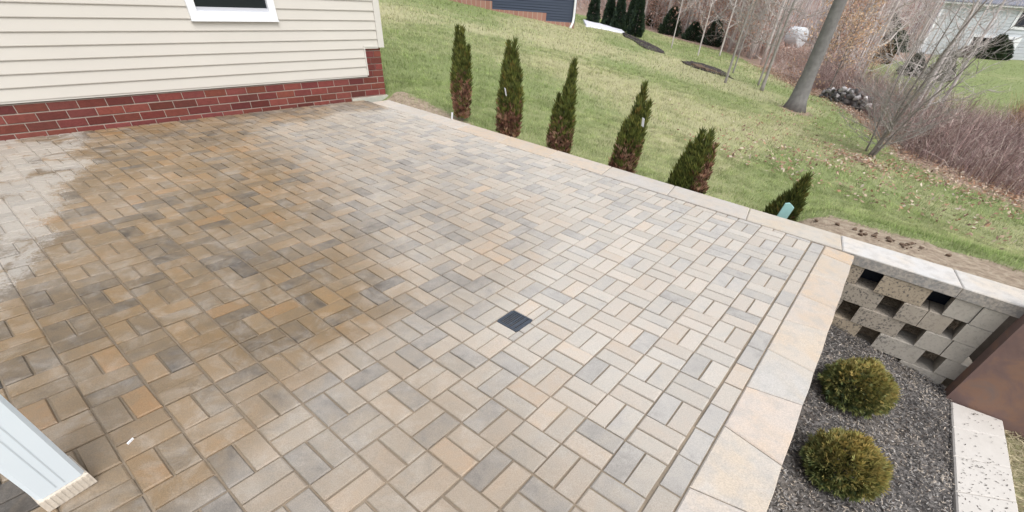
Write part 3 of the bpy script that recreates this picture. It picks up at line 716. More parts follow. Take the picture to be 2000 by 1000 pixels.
cypress(-.18, 2.90, .43, [(-.08, 0, .0, -.08, 0, .84, .12, 900), (-.01, 0, .0, .0, 0, .99, .115, 1000), (.08, 0, .05, .09, 0, 1.02, .10, 800), (.13, 0, .05, .17, 0, .9, .07, 500)], .33,
        'broad bushy arborvitae with browned right side, shorter than its neighbours', 1.05, (.9, .3))
cypress(.865, 2.87, .235, [(0, 0, .0, .055, 0, 1.04, .085, 800), (-.06, 0, .0, -.05, 0, .62, .08, 500)], .16,
        'smallest dark arborvitae with a pale teal tag in front, farthest from the cream house', .75)
b = MB(); b.add([(-.045, -.01, -.22), (.045, -.01, -.22), (.045, -.01, .045), (-.012, -.01, .075), (-.045, -.01, .06), (-.045, .01, -.22), (.045, .01, -.22), (.045, .01, .045), (-.012, .01, .075), (-.045, .01, .06)],
    [(0, 1, 2, 3, 4), (9, 8, 7, 6, 5), (0, 5, 6, 1), (1, 6, 7, 2), (2, 7, 8, 3), (3, 8, 9, 4), (4, 9, 5, 0)])
o = b.obj('plastic_tag', M['teal']); o.location = (.90, 2.62, .01); o.rotation_euler = (.1, .12, .35); tag(o, 'pale teal plastic tag leaning against the smallest arborvitae', 'plastic tag')
b = MB(); b.box(-.012, .012, -.006, .006, -.12, .045); o = b.obj('marker_stake', M['tag']); o.location = (-3.79, 2.76, 0); o.rotation_euler = (0, .1, .5); tag(o, 'tiny white marker stake beside the slim first arborvitae', 'stake')

def globe(x, y, zc, rad, label, warm):
    zb = float(zbed(x, y)); root = empty('globe_shrub', (x, y, zb), 0, label, 'shrub', 'globe shrubs in the mulch bed')
    b = MB(); h0 = zc - zb
    for k in range(7):
        a = k * .9; b.tube([(0, 0, -.02), (.05 * math.cos(a), .05 * math.sin(a), h0 * .4), (.13 * math.cos(a), .13 * math.sin(a), h0 * 1.1)], [.012, .008, .003], 5)
    b.obj('stems', M['bark'], root)
    n = 6500; D = RNG.normal(0, 1, (n, 3)); D /= np.linalg.norm(D, axis=1)[:, None]; D = D[D[:, 2] > -.62]; n = len(D)
    lump = 1 + .16 * (vnoise(np.arctan2(D[:, 1], D[:, 0]) * 1.6 + 9, D[:, 2] * 3 + 5, .55, 61) - .5) * 2
    q = (RNG.uniform(.35, 1, n) ** .5) * rad * lump
    P = D * q[:, None] * np.array([1.02, 1.02, .88]) + np.array([0, 0, h0]); Dd = D * 1. + np.array([0, 0, .35]) + RNG.normal(0, .38, (n, 3))
    g = np.array([(.095, .13, .045), (.125, .155, .055), (.08, .115, .055), (.15, .17, .06)])[RNG.integers(0, 4, n)] * RNG.uniform(.75, 1.3, (n, 1))
    w = np.array([(.34, .255, .075), (.40, .29, .09), (.31, .27, .08)])[RNG.integers(0, 3, n)]
    f = np.clip(warm * (.35 + .9 * D[:, 2] + .5 * (warm - .5) + .25 * D[:, 0]) + RNG.normal(0, .22, n), 0, 1)[:, None] * np.clip((q / rad - .55) * 2.4, 0, 1)[:, None]
    V, Fq, Cc = sprays(P, Dd, RNG.uniform(.022, .050, n), .0085, g * (1 - f) + w * f, 3, .5)
    link('foliage', npmesh('foliage', V, Fq, Cc), M['needle'], root)
globe(1.955, 1.15, -.545, .200, 'round green globe shrub in the mulch, closer to the pierced block wall', .55)
globe(1.985, .325, -.545, .188, 'round golden tipped globe shrub in the mulch, farther from the pierced wall', .68)

# ================================================================== GRASS AND LEAVES
def inview(X, Y, Z, mg=40):
    s, d = proj(np.stack([X, Y, Z], -1)); return (d > .2) & (s[:, 0] > -mg) & (s[:, 0] < 2000 + mg) & (s[:, 1] > -mg) & (s[:, 1] < 1000 + mg)
def polar(n, r0, r1, p0=-1.02, p1=.62, pw=1.):
    ph = RNG.uniform(p0, p1, n); r = np.sqrt(RNG.uniform(r0 ** 2, r1 ** 2, n)) if pw == 1 else r0 + (r1 - r0) * RNG.random(n) ** pw
    X = CP[0] + r * np.sin(ph); Y = CP[1] + r * np.cos(ph); return X, Y, r, ph
Vg, Cg = [], []
for (n, r0, r1, hh, ww) in ((230000, 4.3, 9.5, .034, .0055), (130000, 9.5, 17, .045, .010), (90000, 17, 36, .06, .022), (70000, 36, 75, .05, .035)):
    X, Y, r, ph = polar(n, r0, r1); ok = (Y > yout(X) + .02) | ((X > 2.98) & (Y < yout(X) - .1)); ok &= ~((X < -5.35) & (Y < 2.82))
    Z = gsample(X, Y, GZ); ok &= inview(X, Y, Z, 60)
    so_ = gsample(X, Y, soil); li = gsample(X, Y, litter); gr = np.clip(gsample(X, Y, green), 0, 1)
    clump = vnoise(X, Y, .11, 71) * .6 + vnoise(X, Y, .4, 72) * .4
    ok &= RNG.random(n) < np.clip(1.15 - so_ * 1.25 - li * 1.1, 0, 1) * np.clip(.25 + 1.3 * clump, 0, 1)
    X, Y, Z, r, gr, clump = X[ok], Y[ok], Z[ok], r[ok], gr[ok], clump[ok]; n = len(X)
    a = RNG.uniform(0, 2 * np.pi, n); ln = np.abs(RNG.normal(.75, .4, n)); h = hh * RNG.uniform(.6, 1.4, n) * (.5 + 1.1 * clump)
    tip = np.stack([X + np.cos(a) * h * ln, Y + np.sin(a) * h * ln, Z + h], -1)
    wv = np.stack([-np.sin(a), np.cos(a), np.zeros(n)], -1) * (ww / 2) * RNG.uniform(.6, 1.2, (n, 1)); B0 = np.stack([X, Y, Z - .008], -1)
    Vg.append(np.stack([B0 - wv, B0 + wv, tip], 1).reshape(-1, 3))
    gf = np.clip(gr * .9 + .7 * (clump - .5) + RNG.normal(0, .22, n), 0, 1)[:, None]
    base = (1 - gf) * np.array([(.56, .53, .31)]) + gf * np.array([(.29, .365, .135)]); lush = (RNG.random((n, 1)) < .25) * gf
    base = base * (1 - lush * .5) + np.array([(.22, .36, .09)]) * lush * .5
    base = base * RNG.uniform(.62, 1.3, (n, 1)) * (.60 + .72 * vnoise(X, Y, .16, 74))[:, None]; Cg.append(np.stack([base * .75, base * .75, base * 1.15], 1).reshape(-1, 3))
V = np.concatenate(Vg); Cc = np.concatenate(Cg)
tag(link('grass', npmesh('grass', V, np.arange(len(V)).reshape(-1, 3), Cc), M['blade']), 'short patchy winter grass covering the sloping lawn', 'grass', kind='stuff')
LP = np.array([(.40, .27, .19), (.48, .35, .26), (.32, .19, .13), (.54, .43, .33), (.42, .25, .16), (.24, .16, .12), (.60, .51, .42)])
X, Y, r, ph = polar(110000, 8.5, 30, -.45, .42); re1, _ = redge(X, Y)
dens = np.clip(np.exp(-np.abs(r - re1 - .1) / .95) * 1.0, 0, 1) + .035 * (X > -1.5) * (r < re1) + .9 * np.exp(-(((X - 1.15) / .7) ** 2 + ((Y - 10.3) / .5) ** 2)) + .16 * np.exp(-(((X - .6) / 2.) ** 2 + ((Y - 8.5) / 2.6) ** 2))
dens *= (.35 + 1.2 * vnoise(X, Y, .8, 77)); ok = (RNG.random(len(X)) < dens) & (Y > 4.2); X, Y = X[ok], Y[ok]; Z = gsample(X, Y, GZ); ok = inview(X, Y, Z); X, Y, Z = X[ok], Y[ok], Z[ok]; n = len(X)
scatter_flat('fallen_leaves', X, Y, Z + .035 + RNG.uniform(0, .03, n), RNG.uniform(.045, .10, n), RNG.uniform(.03, .065, n), LP[RNG.integers(0, 7, n)] * RNG.uniform(.75, 1.15, (n, 1)), M['leaf'], .45, .12, 'brown fallen leaves scattered on the lawn and along the brush', 'leaves')
# clods and stubble on the bare soil by the wall end
CL = random.Random(4)
clod = empty('soil_clods', (1.75, 2.75, gz(1.75, 2.75)), 0, 'clump of dark dug soil clods behind the far coping', 'soil clods')
for k in range(34):
    b = bmesh.new(); bmesh.ops.create_icosphere(b, subdivisions=1, radius=CL.uniform(.006, .026))
    for v in b.verts: v.co *= CL.uniform(.6, 1.25); v.co.z *= .7
    me = bpy.data.meshes.new('clod'); b.to_mesh(me); b.free(); o = link('clod', me, M['clod'], clod)
    xx = CL.gauss(0, .13) + (CL.gauss(0, .3) if k % 5 == 0 else 0); yy = CL.gauss(.06, .07) - .12 * xx; o.location = (xx, yy, gz(1.75 + xx, 2.75 + yy) - clod.location.z + .012)
# straw stubble right of the cap stones
n = 2500; X = RNG.uniform(2.99, 3.5, n); Y = RNG.uniform(.4, 2.0, n); Z = gsample(X, Y, GZ)
scatter_flat('straw_mat', X, Y, Z + .02 + RNG.uniform(0, .04, n), RNG.uniform(.05, .12, n), RNG.uniform(.004, .009, n), np.array([(.52, .46, .31)]) * RNG.uniform(.6, 1.15, (n, 1)), M['leaf'], .35, .05, 'dry straw covering the ground right of the white cap stones', 'straw')

# ================================================================== MULCH STRIPS, PATH
def patch(name, pts, mat, lift, kind='structure', rough=.05):
    pts = np.array(pts); b = MB(); cx, cy = pts.mean(0); P = []
    for (x0, y0), (x1, y1) in zip(pts, np.roll(pts, -1, 0)):
        for t_ in np.linspace(0, 1, 7)[:-1]: P.append((x0 + (x1 - x0) * t_ + random.gauss(0, rough), y0 + (y1 - y0) * t_ + random.gauss(0, rough)))
    n = len(P); RK = [1, .93, .75, .5, .25]
    for q, rk in enumerate(RK):
        for x, y in P:
            xx, yy = cx + (x - cx) * rk, cy + (y - cy) * rk
            b.v.append((xx, yy, gz(xx, yy) + (-.10 if q == 0 else lift + (random.uniform(-.012, .02) if rough else 0))))
    b.v.append((cx, cy, gz(cx, cy) + lift))
    for q in range(4):
        for k in range(n): b.f.append((q * n + k, q * n + (k + 1) % n, (q + 1) * n + (k + 1) % n, (q + 1) * n + k))
    for k in range(n): b.f.append((4 * n + k, 4 * n + (k + 1) % n, 5 * n))
    return tag(b.obj(name, mat), kind=kind)
patch('path', [(-16.2, 25.6), (-14.0, 22.5), (-13.3, 23.4), (-12.5, 24.5), (-13.6, 26.1), (-15.2, 26.8)], M['path'], .07, rough=0)
patch('mulch_strip', [(-13.2, 25.2), (-12.3, 23.6), (-11.2, 22.4), (-9.9, 20.9), (-8.9, 19.9), (-8.1, 20.1), (-8.6, 21.3), (-10.2, 22.9), (-11.6, 24.3)], M['far_mulch'], .04)
patch('mulch_island', [(-6.9, 19.0), (-6.9, 20.2), (-6.0, 20.6), (-4.9, 19.6), (-4.25, 18.4), (-4.9, 18.2), (-5.7, 18.2)], M['far_mulch'], .035)
patch('bare_soil_patch', [(-6.4, 18.9), (-6.3, 19.3), (-5.3, 18.9), (-4.9, 18.5), (-5.4, 18.4)], M['clod'], .07)

# ================================================================== TREES
def grow(rnd, h, r0, lean=(0, 0), nb=10, first=.25, up=.55, depth=2, blen=.35, mbt=None, mbb=None, base=(0, 0, 0), flare=0, sides=7, crook=1.):
    n = 9; pts, rad = [], []
    wx, wy = 0, 0
    for i in range(n + 1):
        t = i / n; wx += rnd.gauss(0, .012) * h * .35 * crook; wy += rnd.gauss(0, .012) * h * .35 * crook
        pts.append(Vector((base[0] + lean[0] * t * h + wx * t, base[1] + lean[1] * t * h + wy * t, base[2] + t * h)))
        rad.append(r0 * (1 - .82 * t) * (1 + flare * max(0, 1 - t * n * 1.2)))
    if flare: pts.insert(1, pts[0].lerp(pts[1], .35)); rad.insert(1, r0 * (1 + flare * .25)); rad[0] = r0 * (1 + flare)
    mbt.tube(pts, rad, sides); tips = []
    def branch(p, d, L, r, lev):
        q = [p]; dd = d.copy(); k = 4
        for i in range(k):
            dd = (dd + Vector((rnd.gauss(0, .2), rnd.gauss(0, .2), rnd.gauss(.05, .15)))).normalized(); q.append(q[-1] + dd * L / k)
        mbb.tube(q, [r * (1 - .8 * i / k) for i in range(k + 1)], 4 if lev == 0 else 3, cap=False)
        if lev < depth - 1:
            for i in range(1, k + 1):
                for _ in range(2 if lev == 0 else 1):
                    s = (dd + Vector((rnd.gauss(0, .7), rnd.gauss(0, .7), rnd.gauss(.1, .45)))).normalized(); branch(q[i], s, L * rnd.uniform(.35, .6), r * .5, lev + 1)
        tips.append(q[-1]); tips.append(q[2])
    for k in range(nb):
        t = first + (1 - first) * (k + rnd.random()) / nb; i = min(int(t * n), n - 1); p = pts[i].lerp(pts[i + 1], t * n - i)
        a = k * 2.4 + rnd.random(); d = Vector((math.cos(a), math.sin(a), up + rnd.gauss(0, .2))).normalized()
        branch(p, d, h * blen * (1.1 - .6 * t) * rnd.uniform(.6, 1.1), r0 * .42 * (1 - .7 * t), 0)
    return tips
def leafset(tips, rnd, per, spread, size, pal):
    T = np.array([tuple(t_) for t_ in tips]); P = np.repeat(T, per, 0) + RNG.normal(0, spread, (len(T) * per, 3)); n = len(P)
    D = RNG.normal(0, 1, (n, 3)); D[:, 2] -= .5; D /= np.linalg.norm(D, axis=1)[:, None]; S = np.cross(D, RNG.normal(0, 1, (n, 3))); S /= np.linalg.norm(S, axis=1)[:, None]
    L = RNG.uniform(.7, 1.3, (n, 1)) * size
    V = np.stack([P, P + D * L * .5 + S * L * .28, P + D * L, P + D * L * .5 - S * L * .28], 1).reshape(-1, 3)
    c = np.array(pal)[RNG.integers(0, len(pal), n)] * RNG.uniform(.75, 1.25, (n, 1))
    return V, np.arange(4 * n).reshape(-1, 4), np.repeat(c, 4, 0)
def tree_meshes(seed, leaves=None, **kw):
    rnd = random.Random(seed); a, b = MB(), MB(); tips = grow(rnd, mbt=a, mbb=b, **kw)
    out = {'trunk': a.mesh('trunk', True), 'branches': b.mesh('branches')}
    if leaves: out['leaves'] = npmesh('leaves', *leafset(tips, rnd, *leaves))
    return out
def place(name, ms, loc, rz, sc, mats, label, cat, group=None):
    r = empty(name, loc, rz, label, cat, group)
    for k, me in ms.items(): link(k, me, mats.get(k), r)
    r.scale = (sc, sc, sc)
    for c_ in r.children:
        if c_.name.split('.')[0] in ('branches', 'leaves'): c_['kind'] = 'stuff'
    return r
midm = {'trunk': M['mid_bark'], 'branches': M['mid_bark'], 'leaves': M['leaf']}
barkm = {'trunk': M['bark'], 'branches': M['bark'], 'leaves': M['leaf']}; palem = {'trunk': M['pale_bark'], 'branches': M['pale_bark'], 'leaves': M['leaf']}
# big trunk
big = tree_meshes(1, h=9., r0=.218, nb=7, first=.45, flare=.75, depth=2, blen=.3, sides=12, lean=(.006, -.01))
place('large_tree', big, (-1.30, 15.03, gz(-1.3, 15.03) - .08), 0, 1, {'trunk': M['trunk_bark'], 'branches': M['trunk_bark']}, 'large straight bare tree standing on the lawn in front of the brush', 'tree')
# several-stemmed small tree at the brush edge
def multistem(x, y, label, stems, seed, group=None):
    r = empty('multi_stem_tree', (x, y, gz(x, y) - .03), 0, label, 'tree', group); rnd = random.Random(seed)
    for (bx_, by_, lx, ly, h, r0) in stems:
        a, b = MB(), MB(); grow(rnd, h, r0, (lx, ly), 22, .14, .45, 3, .40, a, b, (bx_, by_, 0), .25, 6, 3.2)
        st = a.obj('stem', M['bark'], r, True); b.obj('branches', M['mid_bark'], st)['kind'] = 'stuff'
multistem(1.22, 11.2, 'small bare tree with several leaning stems beside the leaf strewn brush edge',
          [(0, 0, .16, -.02, 3.6, .038), (-.12, .5, -.10, .06, 2.3, .022), (.06, .15, .02, .12, 3.0, .030), (.05, -.05, .30, .02, 2.7, .024)], 12)
# thin young trees on the lawn before the wood
YT = [(-4.01, 16.4, 4.2, .045, 'thin bare sapling nearest the mulch island end'), (-2.95, 17.41, 5.4, .06, 'bare young tree with flared foot right of the mulch island'),
      (-5.0, 20.5, 4.2, .035, 'slender sapling just behind the dark mulch island'), (-7.83, 23.6, 4.6, .035, 'pale sapling between the mulch strip and the mulch island'),
      (-9.35, 23.7, 5.2, .03, 'thin pale sapling just beyond the tip of the mulch strip'), (-7.87, 27.1, 5.5, .045, 'thin sapling out on the lawn before the small dark evergreens'),
      (-3.4, 18.6, 4.6, .04, 'sapling close behind the flared young tree')]
for k, (x, y, h, r0, lb) in enumerate(YT):
    place('young_tree', tree_meshes(40 + k, h=h, r0=r0, nb=12, first=.3, depth=3, blen=.3, flare=.5 if k == 1 else .2), (x, y, gz(x, y) - .05), k * 1.3, 1, midm if k < 3 or k == 6 else palem, lb, 'tree')
# woodland: individual bare trunks
protos = [tree_meshes(60 + k, h=11, r0=.085 + .025 * (k % 3), nb=13, first=.14, depth=3, blen=.24, lean=(random.gauss(0, .02), random.gauss(0, .02))) for k in range(6)]
WR = random.Random(23); cnt = 0
while cnt < 104:
    ph = WR.uniform(-.52, -.02); re0 = float(np.interp(ph, _ph, _re)); r = re0 + .8 + 26 * WR.random() ** 1.4
    x, y = CP[0] + r * math.sin(ph), CP[1] + r * math.cos(ph)
    if abs(ph - math.atan2(-11.76, 59.9)) < .036: continue
    s, d = proj([(x, y, gz(x, y) + 1.)]); 
    if not (1225 < s[0, 0] < 1720) or (s[0, 0] > 1590 and r < re0 + 9): continue
    pale = WR.random() < .62
    place('bare_tree', protos[cnt % 6], (x, y, gz(x, y) - .1), WR.uniform(0, 6), WR.uniform(.7, 1.1), palem if pale else midm,
          'tall slender bare tree standing in the brown wood behind the lawn', 'tree', 'bare trees in the wood behind the lawn'); cnt += 1
for k in range(11):          # slender grey trees standing in the thicket, before the pale house
    ph = WR.uniform(-.10, .06); re0 = float(np.interp(ph, _ph, _re)); r = re0 + WR.uniform(2.5, 9.5)
    x, y = CP[0] + r * math.sin(ph), CP[1] + r * math.cos(ph)
    place('slender_tree', protos[k % 6], (x, y, gz(x, y) - .1), WR.uniform(0, 6), WR.uniform(.36, .58), midm if k % 3 else palem,
          'slender bare grey tree rising out of the thicket toward the pale house', 'tree', 'slender trees in the thicket before the pale house')
# russet leafed beeches
RUS = [(.52, .33, .25), (.48, .28, .215), (.58, .40, .31), (.46, .28, .23), (.54, .40, .33)]
ORG = [(.60, .42, .28), (.56, .36, .23), (.64, .49, .36), (.52, .38, .28)]
bp_ = [tree_meshes(80 + k, leaves=(5, .22, .13, RUS), h=5., r0=.05, nb=14, first=.08, depth=2, blen=.42, up=.3) for k in range(3)]
bo_ = [tree_meshes(90 + k, leaves=(4, .17, .13, ORG), h=4.6, r0=.05, nb=14, first=.12, depth=2, blen=.45, up=.15) for k in range(2)]
for k in range(46):
    ph = -.50 + .47 * (k + WR.random()) / 46; re0 = float(np.interp(ph, _ph, _re)); r = re0 + 1.2 + 12 * WR.random()
    if ph > -.13: continue
    x, y = CP[0] + r * math.sin(ph), CP[1] + r * math.cos(ph)
    if abs(math.atan2(-10.4 - CP[0], 57.8 - CP[1]) - ph) < .055: continue
    place('russet_tree', bp_[k % 3], (x, y, gz(x, y) - .1), WR.uniform(0, 6), WR.uniform(.6, 1.05), palem, 'young tree holding russet dead leaves in the wood behind the lawn', 'tree', 'russet leaved young trees in the wood')
for k, (x, y, s, lb) in enumerate([(-1.3, 21.2, .66, 'orange leaved beech just right behind the large trunk'), (-.5, 24.5, .42, 'small orange leaved beech behind the stone pile'), (-2.4, 25.5, .85, 'orange leaved beech left behind the large trunk'),
                                   (-16.5, 37.5, 1.0, 'orange leaved tree behind the dark arborvitae row')]):
    place('orange_beech', bo_[k % 2], (x, y, gz(x, y) - .1), k * 1.7, s, barkm, lb, 'tree')
# distant wood as one mass of stems and dull leaves
n = 9000; ph = RNG.uniform(-.66, .30, n); r = np.interp(ph, _ph, _re) + 6 + 75 * RNG.random(n) ** .8; r = np.where(ph > -.075, RNG.uniform(86, 135, n), r)
X = CP[0] + r * np.sin(ph); Y = CP[1] + r * np.cos(ph); ok = (np.hypot(X + 10.4, Y - 57.8) > 2.5) & ~((np.abs(ph - math.atan2(-11.7, 59.9)) < .03) & (r < 62)); X, Y, r = X[ok], Y[ok], r[ok]; n = len(X); Z = gsample(X, Y, GZ)
a = RNG.uniform(0, 6.28, n); w = RNG.uniform(.012, .05, n) * (.5 + r / 60); H = RNG.uniform(1.5, 8, n); lx = RNG.normal(0, .08, n) * H; ly = RNG.normal(0, .08, n) * H
W2 = np.stack([np.cos(a) * w, np.sin(a) * w, 0 * w], -1); W3 = np.stack([-np.sin(a) * w, np.cos(a) * w, 0 * w], -1); B0 = np.stack([X, Y, Z - .1], -1); T0 = np.stack([X + lx, Y + ly, Z + H], -1)
V = np.stack([B0 + W2, B0 - W2 * .5 + W3 * .87, B0 - W2 * .5 - W3 * .87, T0], 1).reshape(-1, 3); i4 = np.arange(n)[:, None] * 4
Fq = np.concatenate([i4 + np.array([[0, 1, 3]]), i4 + np.array([[1, 2, 3]]), i4 + np.array([[2, 0, 3]])])
pal = np.array([(.34, .28, .265), (.42, .37, .355), (.27, .20, .185), (.48, .43, .415), (.38, .27, .235)])
me = npmesh('distant_wood', V, Fq, np.repeat(pal[RNG.integers(0, 5, n)] * RNG.uniform(.8, 1.2, (n, 1)), 4, 0))
tag(link('distant_wood', me, M['stem']), 'distant leafless brown and grey wood behind the houses', 'wood', kind='stuff')
# twiggy haze of fine branches inside the wood
n = 18000; ph = RNG.uniform(-.58, -.085, n); r = np.interp(ph, _ph, _re) + 1 + 32 * RNG.random(n) ** 1.3; X = CP[0] + r * np.sin(ph); Y = CP[1] + r * np.cos(ph)
cor = (np.abs(ph - math.atan2(-11.7, 59.9)) < .032) & (r < 61); n = len(X); Z = gsample(X, Y, GZ) + RNG.uniform(.0, 3.6, n) * np.where(cor, .07, 1.)
D = RNG.normal(0, 1, (n, 3)); D[:, 2] = np.abs(D[:, 2]) + .3; D /= np.linalg.norm(D, axis=1)[:, None]; S = np.cross(D, RNG.normal(0, 1, (n, 3))); S /= np.linalg.norm(S, axis=1)[:, None]
L = RNG.uniform(.3, 1.1, (n, 1)) * np.where(cor, .45, 1.)[:, None]; P = np.stack([X, Y, Z], -1); wd = RNG.uniform(.004, .012, (n, 1)) * (r[:, None] / 30)
V = np.stack([P - S * wd, P + S * wd, P + D * L + S * wd * .3, P + D * L - S * wd * .3], 1).reshape(-1, 3)
pal = np.array([(.40, .30, .27), (.46, .39, .365), (.36, .235, .20), (.54, .48, .455), (.48, .30, .235)])
tag(link('wood_twigs', npmesh('wood_twigs', V, np.arange(4 * n).reshape(-1, 4), np.repeat(pal[RNG.integers(0, 5, n)] * RNG.uniform(.8, 1.2, (n, 1)), 4, 0)), M['stem']), 'fine tangled bare twigs filling the wood edge', 'twigs', kind='stuff')

# ================================================================== BRUSH
n = 15000; ph = RNG.uniform(-.16, .42, n); dep = RNG.random(n) ** .9 * np.interp(ph, [-.16, 0, .2, .42], [3.5, 6.5, 8., 8.]); r = np.interp(ph, _ph, _re) + .25 + dep + 1.3 * ((ph > -.135) & (ph < -.02))
X = CP[0] + r * np.sin(ph); Y = CP[1] + r * np.cos(ph); cl = vnoise(X, Y, .7, 91); ok = RNG.random(n) < .35 + cl; X, Y, r, cl, dep = X[ok], Y[ok], r[ok], cl[ok], dep[ok]; n = len(X); Z = gsample(X, Y, GZ)
H = RNG.uniform(.45, 1.25, n) * (.55 + .7 * cl) * np.clip(.55 + dep * .4, 0, 1.1); a = RNG.uniform(0, 6.28, n); le = np.abs(RNG.normal(0, .62, n))
pts = [np.stack([X + np.cos(a) * H * le * t_ ** 1.6, Y + np.sin(a) * H * le * t_ ** 1.6, Z - .03 + H * t_ * (1 - .12 * le * t_)], -1) for t_ in (0, .4, .75, 1.)]
ww = RNG.uniform(.0035, .010, n)[:, None]; av = RNG.uniform(0, 6.28, n); Sv = np.stack([np.cos(av), np.sin(av), 0 * av], -1)
V = np.stack([q for p_, k in zip(pts, (1., .8, .55, .2)) for q in (p_ - Sv * ww * k, p_ + Sv * ww * k)], 1).reshape(-1, 3); i8 = np.arange(n)[:, None] * 8
Fq = np.concatenate([i8 + np.array([[0, 1, 3, 2]]), i8 + np.array([[2, 3, 5, 4]]), i8 + np.array([[4, 5, 7, 6]])])
pal = np.array([(.27, .19, .18), (.34, .25, .235), (.19, .13, .125), (.46, .38, .345), (.38, .26, .235), (.54, .46, .40)])
Cb = np.repeat(pal[RNG.choice(6, n, p=[.27, .24, .18, .12, .14, .05])] * RNG.uniform(.75, 1.25, (n, 1)), 8, 0)
tag(link('brush', npmesh('brush', V, Fq, Cb), M['stem']), 'dense thicket of bare purplish brown stems along the lawn edge', 'brush', kind='stuff')
# side twigs in the brush
m_ = 34000; k = RNG.integers(0, n, m_); t_ = RNG.uniform(.25, 1, m_)[:, None]; P = pts[0][k] * (1 - t_) + pts[3][k] * t_; D = RNG.normal(0, 1, (m_, 3)); D[:, 2] = np.abs(D[:, 2]) * .8 + .2; D /= np.linalg.norm(D, axis=1)[:, None]
S = np.cross(D, RNG.normal(0, 1, (m_, 3))); S /= np.linalg.norm(S, axis=1)[:, None]; L = RNG.uniform(.10, .38, (m_, 1)); wd = .0028
V = np.stack([P - S * wd, P + S * wd, P + D * L + S * wd * .4, P + D * L - S * wd * .4], 1).reshape(-1, 3)
tag(link('brush_twigs', npmesh('brush_twigs', V, np.arange(4 * m_).reshape(-1, 4), np.repeat(pal[RNG.integers(0, 6, m_)] * RNG.uniform(.75, 1.25, (m_, 1)), 4, 0)), M['stem']), 'fine side twigs of the bare brown thicket', 'twigs', kind='stuff')
# tan weeds at the right end of the brush
n = 5200; X = RNG.normal(5.9, .55, n); Y = RNG.normal(24.5, 1.3, n); Z = gsample(X, Y, GZ); H = RNG.uniform(.4, 1.5, n) * np.clip(1.2 - ((X - 5.9) / 1.3) ** 2, .3, 1.2)
D = np.stack([RNG.normal(0, .3, n), RNG.normal(0, .3, n), np.ones(n)], -1); S = RNG.normal(0, 1, (n, 3)); S[:, 2] = 0; S /= np.linalg.norm(S, axis=1)[:, None]; P = np.stack([X, Y, Z], -1)
V = np.stack([P - S * .01, P + S * .01, P + D * H[:, None]], 1).reshape(-1, 3)
tag(link('tan_weeds', npmesh('tan_weeds', V, np.arange(3 * n).reshape(-1, 3), np.repeat(np.array([(.42, .26, .15), (.50, .33, .20), (.34, .20, .12)])[RNG.integers(0, 3, n)] * RNG.uniform(.8, 1.2, (n, 1)), 3, 0)), M['stem']), 'clump of tall orange tan weeds at the far right behind the brush', 'weeds', kind='stuff')
# stone pile
pile = empty('stone_pile', (-.42, 20.3, gz(-.42, 20.3)), 0, 'heap of white, grey and dark stones at the lawn edge by the brush', 'stone pile'); PR = random.Random(8); sm_ = []
for k in range(5):
    b = bmesh.new(); bmesh.ops.create_icosphere(b, subdivisions=2, radius=1)
    for v in b.verts: v.co *= 1 + .28 * (PR.random() - .5) ; v.co.z *= .72
    for pl in range(5):
        nv = Vector((PR.gauss(0, 1), PR.gauss(0, 1), PR.gauss(0, 1))).normalized()
        for v in b.verts:
            dd = v.co.dot(nv) - .62
            if dd > 0: v.co -= nv * dd
    me = bpy.data.meshes.new('stone'); b.to_mesh(me); b.free(); sm_.append(me)
for k in range(130):
    t_ = PR.uniform(-1, 1); up = PR.random() ** 1.2 * .50 * (1 - .45 * abs(t_)); o = link('stone', sm_[k % 5], M['stone'], pile); off = PR.gauss(0, .22) * (1 - up)
    x = t_ * .95 + off * .6; y = -t_ * .74 + off * .8; s_ = PR.uniform(.06, .135); o.scale = (s_ * PR.uniform(.8, 1.3), s_, s_ * PR.uniform(.7, 1)); o.rotation_euler = (PR.random(), PR.random(), PR.random() * 6)
    o.location = (x, y, gz(-.42 + x, 20.3 + y) - pile.location.z + .04 + up)
    v = PR.choice([.2, .26, .32, .4, .6, 1.0, 1.7] if up > .16 else [.16, .22, .3, .45, .7]); o.color = (v, v * .97, v * .97, 1)
# wrapped bale
bale = empty('wrapped_bale', (-10.44, 57.8, gz(-10.44, 57.8)), 1.15, 'round white wrapped bale lying among the trees of the wood', 'bale')
b = MB(); ring_ = lambda y, r: [(r * math.cos(q * math.pi / 12), y, .82 + r * math.sin(q * math.pi / 12)) for q in range(24)]
ys = [(-.8, .6), (-.78, .78), (-.7, .85), (.45, .86), (.5, .86), (.55, .86), (.65, .845), (.72, .78), (.76, .6)]
for y, r in ys: b.v += ring_(y, r)
for l in range(len(ys) - 1):
    for q in range(24): b.f.append((l * 24 + q, l * 24 + (q + 1) % 24, (l + 1) * 24 + (q + 1) % 24, (l + 1) * 24 + q))
b.obj('wrap', M['bale'], bale, True)
for yy, sg in ((-.8, -1), (.76, 1)):
    e_ = MB(); e_.v = ring_(yy, .6) + ring_(yy + .04 * sg, .35) + [(0, yy + .05 * sg, .82)]
    for q in range(24):
        f1, f2 = (q, (q + 1) % 24, 24 + (q + 1) % 24, 24 + q), (24 + q, 24 + (q + 1) % 24, 48)
        e_.f += [f1 if sg < 0 else f1[::-1], f2 if sg < 0 else f2[::-1]]
    e_.obj('end_wrap', M['bale'], bale)
for y in (.475, .6):
    b = MB(); b.tube([(.872 * math.cos(q * math.pi / 12), y, .82 + .872 * math.sin(q * math.pi / 12)) for q in range(25)], [.02] * 25, 5, cap=False); b.obj('band', M['sash'], bale)

